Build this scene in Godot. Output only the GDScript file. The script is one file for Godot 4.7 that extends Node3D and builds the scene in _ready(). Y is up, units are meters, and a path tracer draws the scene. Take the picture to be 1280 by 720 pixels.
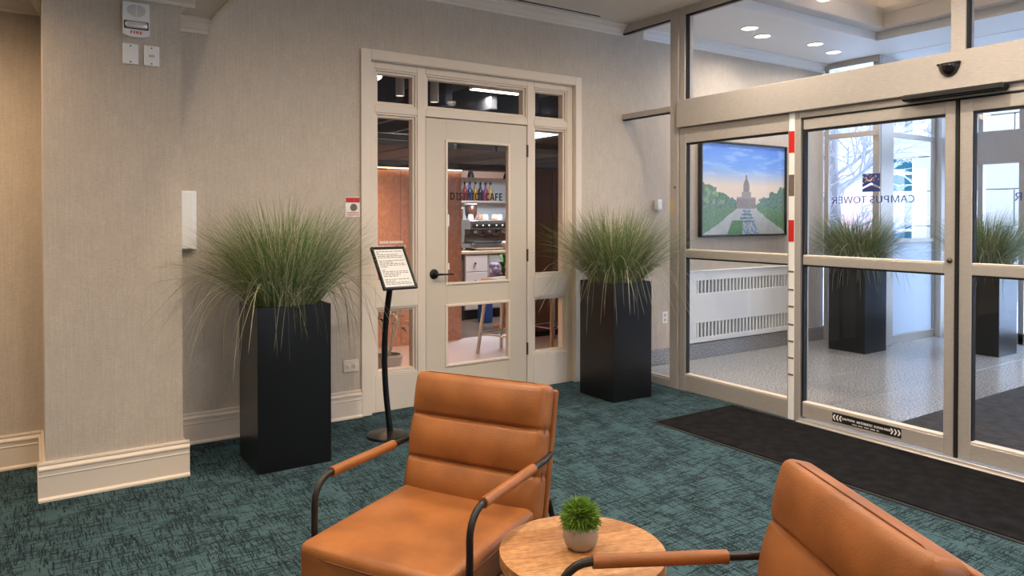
extends Node3D

# ---------------------------------------------------------------- geometry collector
class G:
	var v := PackedVector3Array()
	var n := PackedVector3Array()
	var uv := PackedVector2Array()
	var col := PackedColorArray()
	var ix := PackedInt32Array()

	func vert(p: Vector3, nn: Vector3, t := Vector2.ZERO) -> int:
		v.append(p); n.append(nn); uv.append(t)
		return v.size() - 1

	# corners counter-clockwise seen from outside
	func quad(a: Vector3, b: Vector3, c: Vector3, d: Vector3) -> void:
		var nn := (b - a).cross(c - a)
		if nn.length_squared() < 1e-16: nn = (c - a).cross(d - a)
		nn = nn.normalized()
		var i := vert(a, nn, Vector2(0, 1)); vert(b, nn, Vector2(1, 1)); vert(c, nn, Vector2(1, 0)); vert(d, nn, Vector2(0, 0))
		ix.append_array(PackedInt32Array([i, i + 2, i + 1, i, i + 3, i + 2]))

	func tri(a: Vector3, b: Vector3, c: Vector3) -> void:
		var nn := (b - a).cross(c - a).normalized()
		var i := vert(a, nn); vert(b, nn); vert(c, nn)
		ix.append_array(PackedInt32Array([i, i + 2, i + 1]))

	# box from corner to corner, edges chamfered by b
	func box(lo: Vector3, hi: Vector3, b := 0.0, t := Transform3D.IDENTITY) -> G:
		var p := func(sx: int, sy: int, sz: int, ax: int) -> Vector3:
			var q := Vector3(hi.x if sx > 0 else lo.x, hi.y if sy > 0 else lo.y, hi.z if sz > 0 else lo.z)
			if b > 0.0:
				if ax != 0: q.x -= sx * b
				if ax != 1: q.y -= sy * b
				if ax != 2: q.z -= sz * b
			return t * q
		# faces
		quad(p.call(1, -1, 1, 0), p.call(1, -1, -1, 0), p.call(1, 1, -1, 0), p.call(1, 1, 1, 0))
		quad(p.call(-1, -1, -1, 0), p.call(-1, -1, 1, 0), p.call(-1, 1, 1, 0), p.call(-1, 1, -1, 0))
		quad(p.call(-1, 1, 1, 1), p.call(1, 1, 1, 1), p.call(1, 1, -1, 1), p.call(-1, 1, -1, 1))
		quad(p.call(-1, -1, -1, 1), p.call(1, -1, -1, 1), p.call(1, -1, 1, 1), p.call(-1, -1, 1, 1))
		quad(p.call(-1, -1, 1, 2), p.call(1, -1, 1, 2), p.call(1, 1, 1, 2), p.call(-1, 1, 1, 2))
		quad(p.call(1, -1, -1, 2), p.call(-1, -1, -1, 2), p.call(-1, 1, -1, 2), p.call(1, 1, -1, 2))
		if b > 0.0:
			for s in [-1, 1]:
				for r in [-1, 1]:
					edge(p.call(-1, s, r, 1), p.call(1, s, r, 1), p.call(1, s, r, 2), p.call(-1, s, r, 2), t.basis * Vector3(0, s, r))
					edge(p.call(s, -1, r, 0), p.call(s, 1, r, 0), p.call(s, 1, r, 2), p.call(s, -1, r, 2), t.basis * Vector3(s, 0, r))
					edge(p.call(s, r, -1, 0), p.call(s, r, 1, 0), p.call(s, r, 1, 1), p.call(s, r, -1, 1), t.basis * Vector3(s, r, 0))
					for q in [-1, 1]:
						var a: Vector3 = p.call(s, r, q, 0)
						var c: Vector3 = p.call(s, r, q, 1)
						var d: Vector3 = p.call(s, r, q, 2)
						if (c - a).cross(d - a).dot(t.basis * Vector3(s, r, q)) > 0: tri(a, c, d)
						else: tri(a, d, c)
		return self

	func edge(a: Vector3, b: Vector3, c: Vector3, d: Vector3, out: Vector3) -> void:
		if (b - a).cross(c - a).dot(out) > 0: quad(a, b, c, d)
		else: quad(a, d, c, b)

	# closed outline in the xy plane, pushed along z by depth
	func prism(poly: PackedVector2Array, depth: float, t := Transform3D.IDENTITY) -> G:
		if Geometry2D.is_polygon_clockwise(poly):
			poly = poly.duplicate(); poly.reverse()
		var tri_ix := Geometry2D.triangulate_polygon(poly)
		for k in range(0, tri_ix.size(), 3):
			var a := poly[tri_ix[k]]; var b := poly[tri_ix[k + 1]]; var c := poly[tri_ix[k + 2]]
			if (b - a).cross(c - a) < 0:
				var w := b; b = c; c = w
			tri(t * Vector3(a.x, a.y, depth), t * Vector3(b.x, b.y, depth), t * Vector3(c.x, c.y, depth))
			tri(t * Vector3(a.x, a.y, 0), t * Vector3(c.x, c.y, 0), t * Vector3(b.x, b.y, 0))
		for k in poly.size():
			var a := poly[k]; var b := poly[(k + 1) % poly.size()]
			quad(t * Vector3(a.x, a.y, 0), t * Vector3(b.x, b.y, 0), t * Vector3(b.x, b.y, depth), t * Vector3(a.x, a.y, depth))
		return self

	func tube(pts: Array, radii: Variant, sides := 10) -> G:
		var up := Vector3.UP
		var t0: Vector3 = (pts[1] - pts[0]).normalized()
		if absf(t0.dot(up)) > 0.9: up = Vector3.RIGHT
		var s := t0.cross(up).normalized()
		var first := v.size()
		for k in pts.size():
			var tg: Vector3 = ((pts[mini(k + 1, pts.size() - 1)] - pts[maxi(k - 1, 0)]) as Vector3).normalized()
			s = (s - tg * s.dot(tg)).normalized()
			var u := tg.cross(s)
			var r: float = radii[k] if radii is Array else radii
			for j in sides:
				var a := TAU * j / sides
				var d := s * cos(a) + u * sin(a)
				vert(pts[k] + d * r, d, Vector2(float(j) / sides, k))
		for k in pts.size() - 1:
			for j in sides:
				var a := first + k * sides + j; var b := first + k * sides + (j + 1) % sides
				var c := b + sides; var d := a + sides
				ix.append_array(PackedInt32Array([a, c, b, a, d, c]))
		for e in [0, pts.size() - 1]:
			var tg: Vector3 = (pts[1] - pts[0]).normalized() * -1.0 if e == 0 else (pts[e] - pts[e - 1]).normalized()
			var c0 := vert(pts[e], tg)
			for j in sides: vert(v[first + e * sides + j], tg)
			for j in sides:
				var a := c0 + 1 + j; var b := c0 + 1 + (j + 1) % sides
				if e == 0: ix.append_array(PackedInt32Array([c0, a, b]))
				else: ix.append_array(PackedInt32Array([c0, b, a]))
		return self

	# profile of (radius, height) turned round y
	func lathe(prof: Array, segs: int, t := Transform3D.IDENTITY) -> G:
		var first := v.size()
		for k in prof.size():
			var a: Vector2 = prof[maxi(k - 1, 0)]; var b: Vector2 = prof[mini(k + 1, prof.size() - 1)]
			var d := (b - a).normalized()
			for j in segs + 1:
				var an := TAU * j / segs
				var q: Vector2 = prof[k]
				vert(t * Vector3(cos(an) * q.x, q.y, sin(an) * q.x), (t.basis * Vector3(cos(an) * d.y, -d.x, sin(an) * d.y)).normalized(), Vector2(float(j) / segs, q.y))
		for k in prof.size() - 1:
			for j in segs:
				var a := first + k * (segs + 1) + j; var b := a + 1
				var c := b + segs + 1; var d := a + segs + 1
				ix.append_array(PackedInt32Array([a, b, c, a, c, d]))
		return self

	# rounded box centred at the origin with a grid on every face; bend moves each point
	func cushion(size: Vector3, r: float, div: Vector3i, bend: Callable, t := Transform3D.IDENTITY) -> G:
		var h := size / 2.0
		var line := func(half: float, nn: int) -> PackedFloat32Array:
			var o := PackedFloat32Array()
			for k in 4: o.append(-half + r * (1.0 - cos(PI / 8 * k)))
			for k in nn + 1: o.append(lerpf(-half + r, half - r, float(k) / nn))
			for k in 4: o.append(half - r * (1.0 - cos(PI / 8 * (3 - k))))
			return o
		var lx: PackedFloat32Array = line.call(h.x, div.x)
		var ly: PackedFloat32Array = line.call(h.y, div.y)
		var lz: PackedFloat32Array = line.call(h.z, div.z)
		var place := func(p: Vector3) -> Vector3:
			var q := p.clamp(-h + Vector3.ONE * r, h - Vector3.ONE * r)
			var d := p - q
			if d.length_squared() > 1e-12: p = q + d.normalized() * r
			return t * (bend.call(p) as Vector3)
		for s in [-1, 1]:
			sheet(lx, ly, func(a, b): return place.call(Vector3(a * s, b, h.z * s)))
			sheet(lz, ly, func(a, b): return place.call(Vector3(h.x * s, b, -a * s)))
			sheet(lx, lz, func(a, b): return place.call(Vector3(a * s, h.y * s, -b)))
		return self

	func sheet(la: PackedFloat32Array, lb: PackedFloat32Array, at: Callable) -> void:
		var first := v.size()
		for b in lb:
			for a in la: vert(at.call(a, b), Vector3.ZERO, Vector2(a, b))
		var w := la.size()
		for j in lb.size() - 1:
			for i in w - 1:
				var a := first + j * w + i
				ix.append_array(PackedInt32Array([a, a + w + 1, a + 1, a, a + w, a + w + 1]))

	func smooth() -> G:
		var sum := {}
		for k in range(0, ix.size(), 3):
			var a := v[ix[k]]; var b := v[ix[k + 1]]; var c := v[ix[k + 2]]
			var nn := (c - a).cross(b - a)
			for q in [a, b, c]:
				var key := Vector3i(q * 4000.0)
				sum[key] = sum.get(key, Vector3.ZERO) + nn
		for k in v.size():
			var s: Vector3 = sum.get(Vector3i(v[k] * 4000.0), Vector3.UP)
			n[k] = s.normalized() if s.length_squared() > 0 else Vector3.UP
		return self

	func mesh() -> ArrayMesh:
		var a := []
		a.resize(Mesh.ARRAY_MAX)
		a[Mesh.ARRAY_VERTEX] = v; a[Mesh.ARRAY_NORMAL] = n; a[Mesh.ARRAY_TEX_UV] = uv; a[Mesh.ARRAY_INDEX] = ix
		if col.size() == v.size(): a[Mesh.ARRAY_COLOR] = col
		var m := ArrayMesh.new()
		m.add_surface_from_arrays(Mesh.PRIMITIVE_TRIANGLES, a)
		return m

# ---------------------------------------------------------------- helpers for nodes
var M := {}
var taken := {}

func numbered(called: String) -> String:
	var k: int = taken.get(called, 0)
	taken[called] = k + 1
	return called if k == 0 else "%s_%03d" % [called, k]

func tag(o: Node, label := "", category := "", group := "", kind := "") -> Node:
	if label: o.set_meta("label", label)
	if category: o.set_meta("category", category)
	if group: o.set_meta("group", group)
	if kind: o.set_meta("kind", kind)
	return o

func obj(called: String, g: Variant, m: Material, parent: Node = self) -> MeshInstance3D:
	var o := MeshInstance3D.new()
	o.name = numbered(called) if parent == self else called
	o.mesh = g.mesh() if g is G else g
	o.material_override = m
	parent.add_child(o, true)
	return o

func thing(called: String, at: Vector3, turn := 0.0) -> Node3D:
	var o := Node3D.new()
	o.name = numbered(called)
	add_child(o)
	o.position = at; o.rotation.y = turn
	return o

func bx(lo: Vector3, hi: Vector3, b := 0.0) -> G:
	return G.new().box(Vector3(minf(lo.x, hi.x), minf(lo.y, hi.y), minf(lo.z, hi.z)), Vector3(maxf(lo.x, hi.x), maxf(lo.y, hi.y), maxf(lo.z, hi.z)), b)

func V(x: float, y: float, z: float) -> Vector3:
	return Vector3(x, y, z)

func rgb(r: int, g: int, b: int) -> Color:
	return Color8(r, g, b)

func mat(called: String, c: Color, rough := 0.6, metal := 0.0) -> StandardMaterial3D:
	var m := StandardMaterial3D.new()
	m.resource_name = called
	m.albedo_color = c; m.roughness = rough; m.metallic = metal
	M[called] = m
	return m

func glow(called: String, c: Color, e: float) -> StandardMaterial3D:
	var m := mat(called, c, 0.5)
	m.emission_enabled = true; m.emission = c; m.emission_energy_multiplier = e
	return m

func tri_map(m: StandardMaterial3D, scale: Vector3, world := true) -> void:
	m.uv1_triplanar = true; m.uv1_world_triplanar = world; m.uv1_scale = scale
	m.uv1_triplanar_sharpness = 8.0

func noise_bytes(sd: int, freq: float, w: int, h: int, nw: int, nh: int, oct := 3) -> PackedByteArray:
	# noise made on a nw x nh grid and stretched to w x h, so that streaks can run one way
	var f := FastNoiseLite.new()
	f.seed = sd; f.frequency = freq; f.fractal_octaves = oct
	f.noise_type = FastNoiseLite.TYPE_SIMPLEX_SMOOTH
	var im := f.get_seamless_image(nw, nh)
	im.convert(Image.FORMAT_L8)
	im.resize(w, h, Image.INTERPOLATE_CUBIC)
	return im.get_data()

func tex(w: int, h: int, data: PackedByteArray) -> ImageTexture:
	return ImageTexture.create_from_image(Image.create_from_data(w, h, false, Image.FORMAT_RGB8, data))

func grey_tex(w: int, h: int, data: PackedByteArray) -> ImageTexture:
	return ImageTexture.create_from_image(Image.create_from_data(w, h, false, Image.FORMAT_L8, data))

func blend_tex(w: int, h: int, weight: PackedByteArray, a: Color, b: Color) -> ImageTexture:
	var out := PackedByteArray()
	out.resize(w * h * 3)
	for k in w * h:
		var t := weight[k] / 255.0
		out[k * 3] = int(255 * lerpf(a.r, b.r, t)); out[k * 3 + 1] = int(255 * lerpf(a.g, b.g, t)); out[k * 3 + 2] = int(255 * lerpf(a.b, b.b, t))
	return tex(w, h, out)

func letters(text: String, width: float, height: float, m: Material, parent: Node, t: Transform3D, bold := false, called := "lettering") -> MeshInstance3D:
	var f := SystemFont.new()
	f.font_names = PackedStringArray(["Droid Sans"])
	if bold: f.font_weight = 700
	var tm := TextMesh.new()
	tm.font = f; tm.text = text; tm.font_size = 48; tm.pixel_size = 0.01; tm.depth = 0.02
	var bb := tm.get_aabb()
	var o := obj(called, tm, m, parent)
	var s := Vector3(width / bb.size.x, height / bb.size.y, 0.06)
	var c := bb.get_center()
	o.transform = t * Transform3D(Basis.from_scale(s), -c * s)
	return o

func spot(called: String, at: Vector3, e: float, c: Color, angle := 60.0, size := 0.06, dir := Vector3.DOWN) -> SpotLight3D:
	var l := SpotLight3D.new()
	l.name = numbered(called)
	l.light_energy = e; l.light_color = c; l.spot_angle = angle; l.spot_angle_attenuation = 1.0; l.light_size = size
	l.spot_range = 15; l.spot_attenuation = 2; l.shadow_enabled = true
	add_child(l)
	l.position = at
	if dir == Vector3.DOWN: l.rotation.x = -PI / 2
	else: l.look_at_from_position(at, at + dir, Vector3.RIGHT if absf(dir.normalized().y) > 0.95 else Vector3.UP)
	return l

func area(called: String, at: Vector3, towards: Vector3, w: float, h: float, e: float, c: Color) -> AreaLight3D:
	var l := AreaLight3D.new()
	l.name = numbered(called)
	l.area_size = Vector2(w, h); l.light_energy = e; l.light_color = c
	l.area_range = 18; l.area_attenuation = 2; l.shadow_enabled = true
	add_child(l)
	l.look_at_from_position(at, at + towards, Vector3.RIGHT if absf(towards.normalized().y) > 0.95 else Vector3.UP)
	return l

const WARM := Color(1.0, 0.93, 0.845)

func _ready() -> void:
	setup_camera_and_light()
	make_materials()
	build_room()
	build_cafe_door()
	build_storefront()
	build_vestibule()
	build_cafe()
	build_outside()
	build_furniture()
	build_planters()
	build_wall_things()
	build_lamps()

# ---------------------------------------------------------------- camera, sky, exposure
func setup_camera_and_light() -> void:
	var cam := Camera3D.new()
	cam.name = "camera"
	cam.projection = Camera3D.PROJECTION_FRUSTUM
	cam.near = 0.05; cam.far = 400.0
	cam.size = 0.05 * 720.0 / 904.0
	cam.frustum_offset = Vector2(0, -0.05 * (360.0 - 281.8) / 904.0)
	cam.position = Vector3(-4.359, 1.3975, 4.77)
	cam.rotation_degrees = Vector3(-0.69, -33.69, 0)
	add_child(cam)
	cam.current = true
	var env := Environment.new()
	env.background_mode = Environment.BG_SKY
	var sm := ProceduralSkyMaterial.new()
	sm.sky_top_color = Color(0.68, 0.79, 0.95); sm.sky_horizon_color = Color(0.82, 0.89, 0.98)
	sm.ground_horizon_color = Color(0.80, 0.88, 0.98); sm.ground_bottom_color = Color(0.7, 0.78, 0.88)
	sm.sun_angle_max = 0.0
	var sky := Sky.new()
	sky.sky_material = sm
	env.sky = sky
	env.background_energy_multiplier = 5.0
	env.ambient_light_source = Environment.AMBIENT_SOURCE_SKY
	env.tonemap_mode = Environment.TONE_MAPPER_LINEAR
	env.tonemap_exposure = 1.5
	env.sdfgi_enabled = true; env.ssao_enabled = true; env.ssil_enabled = true
	var we := WorldEnvironment.new()
	we.name = "world_environment"
	we.environment = env
	add_child(we)

# ---------------------------------------------------------------- materials
func make_materials() -> void:
	# linen wallpaper: fine vertical threads
	var S := 1024
	var a := noise_bytes(11, 0.09, S, S, S, 40, 3)
	var b := noise_bytes(12, 0.25, S, S, S, 128, 2)
	var c := noise_bytes(13, 0.2, S, S, 128, S, 2)
	var d := noise_bytes(14, 0.008, S, S, S, S, 3)
	var w := PackedByteArray(); w.resize(S * S)
	for k in S * S: w[k] = clampi(int(0.26 * a[k] + 0.34 * b[k] + 0.30 * c[k] + 0.16 * d[k] - 8), 0, 255)
	var m := mat("linen_wallpaper", Color.WHITE, 0.85)
	m.albedo_texture = blend_tex(S, S, w, rgb(168, 156, 142), rgb(217, 204, 188))
	tri_map(m, Vector3.ONE * 0.8)
	# carpet: teal weave with dark broken strokes both ways
	var blot := noise_bytes(23, 0.010, S, S, S, S, 3)
	var fine := noise_bytes(24, 0.45, S, S, S, S, 1)
	var ink := Image.create(S, S, false, Image.FORMAT_L8)
	var cr := RandomNumberGenerator.new(); cr.seed = 2024
	for k in 30000:
		var cx := cr.randi_range(0, S - 1); var cy := cr.randi_range(0, S - 1)
		if blot[cy * S + cx] / 255.0 + cr.randf_range(-0.42, 0.42) < 0.53: continue
		var long := cr.randi_range(8, 46); var thick := cr.randi_range(1, 2)
		var tone := cr.randf_range(0.45, 1.0)
		var flat := cr.randf() < 0.5
		var at := 0
		while at < long:
			var piece := cr.randi_range(4, 10)
			cx = posmod(cx + (0 if flat else cr.randi_range(-1, 1)), S); cy = posmod(cy + (cr.randi_range(-1, 1) if flat else 0), S)
			var rc := Rect2i(posmod(cx + at, S), cy, piece, thick) if flat else Rect2i(cx, posmod(cy + at, S), thick, piece)
			ink.fill_rect(rc, Color(tone, tone, tone))
			at += piece
	var inked := ink.get_data()
	var out := PackedByteArray(); out.resize(S * S * 3)
	var hgt := PackedByteArray(); hgt.resize(S * S)
	for k in S * S:
		var dark := inked[k] / 255.0
		var f := 0.72 + 0.56 * fine[k] / 255.0
		out[k * 3] = int(clampf(lerpf(66, 18, dark) * f, 0, 255))
		out[k * 3 + 1] = int(clampf(lerpf(89, 24, dark) * f, 0, 255))
		out[k * 3 + 2] = int(clampf(lerpf(94, 29, dark) * f, 0, 255))
		hgt[k] = int(clampf(fine[k] * 0.5 + (1.0 - dark) * 120, 0, 255))
	m = mat("woven_carpet", Color.WHITE, 0.95)
	m.albedo_texture = tex(S, S, out)
	m.heightmap_enabled = true; m.heightmap_texture = grey_tex(S, S, hgt); m.heightmap_scale = 0.3
	tri_map(m, Vector3.ONE * 0.5)
	m.metallic_specular = 0.2
	# mats
	var ms := 512
	var n1 := noise_bytes(31, 0.5, ms, ms, ms, ms, 1)
	var n2 := noise_bytes(32, 0.02, ms, ms, ms, ms, 4)
	w = PackedByteArray(); w.resize(ms * ms)
	for k in ms * ms: w[k] = clampi(int(0.7 * n1[k] + 0.6 * n2[k] - 60), 0, 255)
	m = mat("black_mat_pile", Color.WHITE, 0.95)
	m.albedo_texture = blend_tex(ms, ms, w, rgb(10, 10, 11), rgb(46, 43, 43)); tri_map(m, Vector3.ONE * 0.9)
	m.metallic_specular = 0.2
	m.heightmap_enabled = true; m.heightmap_texture = grey_tex(ms, ms, n1); m.heightmap_scale = 0.2
	m = mat("brown_mat_pile", Color.WHITE, 0.95)
	m.albedo_texture = blend_tex(ms, ms, w, rgb(34, 31, 30), rgb(88, 80, 76)); tri_map(m, Vector3.ONE * 0.9)
	# terrazzo / granite
	var g1 := noise_bytes(41, 0.07, ms, ms, ms, ms, 2)
	var g2 := noise_bytes(42, 0.2, ms, ms, ms, ms, 2)
	for k in ms * ms: w[k] = clampi(int((0.5 * g1[k] + 0.5 * g2[k] - 128) * 2.4 + 128), 0, 255)
	m = mat("granite_floor", Color.WHITE, 0.20)
	m.albedo_texture = blend_tex(ms, ms, w, rgb(122, 118, 115), rgb(222, 216, 210)); tri_map(m, Vector3.ONE * 1.3)
	m = mat("granite_base", Color.WHITE, 0.3)
	m.albedo_texture = blend_tex(ms, ms, w, rgb(72, 72, 78), rgb(206, 202, 198)); tri_map(m, Vector3.ONE * 1.9)
	# table wood: grain along local x
	var wa := noise_bytes(51, 0.06, S, 512, 96, 512, 4)
	var wb := noise_bytes(52, 0.3, S, 512, 40, 512, 2)
	var wc := noise_bytes(53, 0.02, S, 512, S, 512, 3)
	w = PackedByteArray(); w.resize(S * 512)
	for k in S * 512:
		var q := 0.6 * wa[k] + 0.3 * wb[k] + 0.35 * wc[k] - 32
		w[k] = clampi(int(q), 0, 255)
	var wood := blend_tex(S, 512, w, rgb(128, 84, 50), rgb(222, 176, 128))
	m = mat("table_wood", Color.WHITE, 0.42)
	m.albedo_texture = wood; tri_map(m, Vector3(1.6, 1.6, 3.2), false)
	for tone in [["table_wood_pale", rgb(255, 246, 232)], ["table_wood_deep", rgb(226, 212, 196)]]:
		var tw := mat(tone[0], tone[1], 0.42)
		tw.albedo_texture = wood; tri_map(tw, Vector3(1.6, 1.6, 3.2), false)
		tw.uv1_offset = Vector3(0.37, 0.2, 0.61) * (1.0 if tone[0] == "table_wood_pale" else 2.3)
	m = mat("warm_wood_panel", Color.WHITE, 0.5)
	m.albedo_texture = blend_tex(S, 512, w, rgb(178, 128, 106), rgb(216, 170, 148)); tri_map(m, Vector3(3.0, 0.5, 3.0))
	# leather
	var l1 := noise_bytes(61, 0.006, ms, ms, ms, ms, 5)
	var l2 := noise_bytes(62, 0.22, ms, ms, ms, ms, 3)
	m = mat("tan_leather", Color.WHITE, 0.42)
	m.albedo_texture = blend_tex(ms, ms, l1, rgb(132, 80, 40), rgb(164, 102, 54)); tri_map(m, Vector3.ONE * 1.3, false)
	m.heightmap_enabled = true; m.heightmap_texture = grey_tex(ms, ms, l2); m.heightmap_scale = 0.06
	m.metallic_specular = 0.4
	M.leather_dark = mat("tan_leather_seam", rgb(112, 60, 28), 0.55)
	# aluminium frames, brushed champagne
	var al := noise_bytes(71, 0.3, ms, ms, 40, ms, 2)
	m = mat("champagne_aluminium", Color.WHITE, 0.42, 0.35)
	m.albedo_texture = blend_tex(ms, ms, al, rgb(176, 169, 161), rgb(198, 191, 184)); tri_map(m, Vector3.ONE * 1.5)
	mat("trim_paint", rgb(222, 208, 192), 0.45)
	mat("door_paint", rgb(206, 194, 178), 0.5)
	mat("ceiling_paint", rgb(206, 198, 188), 0.9)
	mat("white_paint", rgb(226, 224, 220), 0.5)
	mat("black_metal", rgb(20, 20, 21), 0.35, 0.4)
	mat("bronze_tube", rgb(46, 42, 40), 0.4, 0.5)
	mat("dark_hinge", rgb(92, 84, 76), 0.4, 0.7)
	mat("black_gasket", rgb(16, 16, 17), 0.7)
	m = mat("black_planter", rgb(15, 15, 17), 0.28)
	mat("soil", rgb(46, 36, 28), 0.95)
	m = mat("grass_blades", Color.WHITE, 0.6)
	m.vertex_color_use_as_albedo = true
	m.backlight_enabled = true; m.backlight = Color(0.5, 0.5, 0.4)
	m.cull_mode = BaseMaterial3D.CULL_DISABLED
	m = mat("clear_glass", Color(0.9, 0.95, 0.95, 0.001), 0.0)
	m.transparency = BaseMaterial3D.TRANSPARENCY_ALPHA
	m.metallic_specular = 0.35
	m = mat("frosted_film", rgb(160, 186, 210), 0.6)
	m.backlight_enabled = true; m.backlight = Color(1, 1, 1)
	mat("white_plastic", rgb(236, 234, 230), 0.4)
	mat("grey_plastic", rgb(186, 182, 176), 0.5)
	mat("red_print", rgb(196, 36, 26), 0.5)
	m = mat("navy_print", rgb(40, 56, 124), 0.5)
	m.backlight_enabled = true; m.backlight = Color(0.12, 0.12, 0.12)
	mat("black_print", rgb(16, 15, 15), 0.5)
	mat("white_print", rgb(240, 238, 234), 0.5)
	mat("brown_print", rgb(110, 98, 88), 0.5)
	mat("peach_print", rgb(232, 170, 140), 0.5)
	mat("yellow_print", rgb(226, 178, 44), 0.5)
	m = mat("silver_lens", rgb(216, 214, 212), 0.15, 0.3)
	m = mat("smoked_plastic", rgb(34, 28, 28), 0.12)
	mat("ceramic_pot", rgb(156, 143, 131), 0.6)
	mat("paper", rgb(214, 212, 207), 0.8)
	mat("steel", rgb(190, 188, 186), 0.22, 0.9)
	mat("cafe_ceiling_dark", rgb(74, 80, 92), 0.8)
	mat("cafe_soffit_dark", rgb(60, 60, 66), 0.7)
	mat("cafe_floor_light", rgb(206, 194, 196), 0.35)
	mat("cafe_floor_dark", rgb(96, 78, 66), 0.35)
	mat("cafe_white", rgb(232, 220, 214), 0.5)
	mat("cafe_back_wall", rgb(214, 226, 236), 0.6)
	mat("cafe_pink_bulkhead", rgb(222, 188, 170), 0.7)
	mat("counter_top", rgb(196, 170, 140), 0.4)
	mat("dark_wood", rgb(112, 74, 58), 0.5)
	mat("blue_bin", rgb(34, 84, 170), 0.5)
	mat("hopper_brown", rgb(84, 52, 38), 0.25)
	mat("leaf_green", rgb(62, 128, 40), 0.5)
	mat("lavender_petal", rgb(168, 152, 190), 0.6)
	mat("pink_petal", rgb(232, 206, 206), 0.6)
	mat("terracotta", rgb(164, 104, 72), 0.7)
	mat("snow", rgb(236, 240, 246), 0.9)
	mat("frosty_bark", rgb(214, 214, 220), 0.9)
	mat("dark_bark", rgb(168, 162, 162), 0.9)
	m = mat("teal_glass", rgb(26, 88, 100), 0.5)
	m.metallic_specular = 0.2
	mat("white_mullion", rgb(238, 240, 242), 0.6)
	mat("brick_pink", rgb(206, 168, 160), 0.9)
	mat("stone", rgb(176, 168, 158), 0.9)
	mat("grille_dark", rgb(56, 56, 56), 0.6)

# ---------------------------------------------------------------- moulding profiles
const BASE_PROFILE := [Vector2(0, 0), Vector2(0.032, 0), Vector2(0.032, 0.010), Vector2(0.020, 0.020), Vector2(0.018, 0.118), Vector2(0.021, 0.124), Vector2(0.018, 0.130), Vector2(0.018, 0.148), Vector2(0.024, 0.152), Vector2(0.024, 0.160), Vector2(0.010, 0.172), Vector2(0.014, 0.180), Vector2(0.012, 0.190), Vector2(0, 0.190)]
const CROWN_PROFILE := [Vector2(0, -0.085), Vector2(0.010, -0.085), Vector2(0.012, -0.068), Vector2(0.020, -0.060), Vector2(0.040, -0.030), Vector2(0.062, -0.018), Vector2(0.066, -0.010), Vector2(0.078, -0.008), Vector2(0.078, 0), Vector2(0, 0)]

# moulding along a straight run: a and b on the wall line, out = the way it stands proud
func run(g: G, prof: Array, a: Vector3, b: Vector3, out: Vector3) -> G:
	var along := (b - a).normalized()
	if out.cross(Vector3.UP).dot(along) < 0:
		var w := a; a = b; b = w; along = -along
	var t := Transform3D(Basis(out, Vector3.UP, along), a)
	return g.prism(PackedVector2Array(prof), a.distance_to(b), t)

func structure(called: String, g: G, m: Material, parent: Node = self) -> MeshInstance3D:
	var o := obj(called, g, m, parent)
	if parent == self: o.set_meta("kind", "structure")
	return o

const CEIL := 3.075
const DROP := 2.61
const WA := -0.02     # face of the wall with the cafe door
const PX0 := -4.303   # pillar
const PX1 := -3.678
const PZ := 0.545
const BACK := 7.6
const LEFT := -8.4

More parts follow.
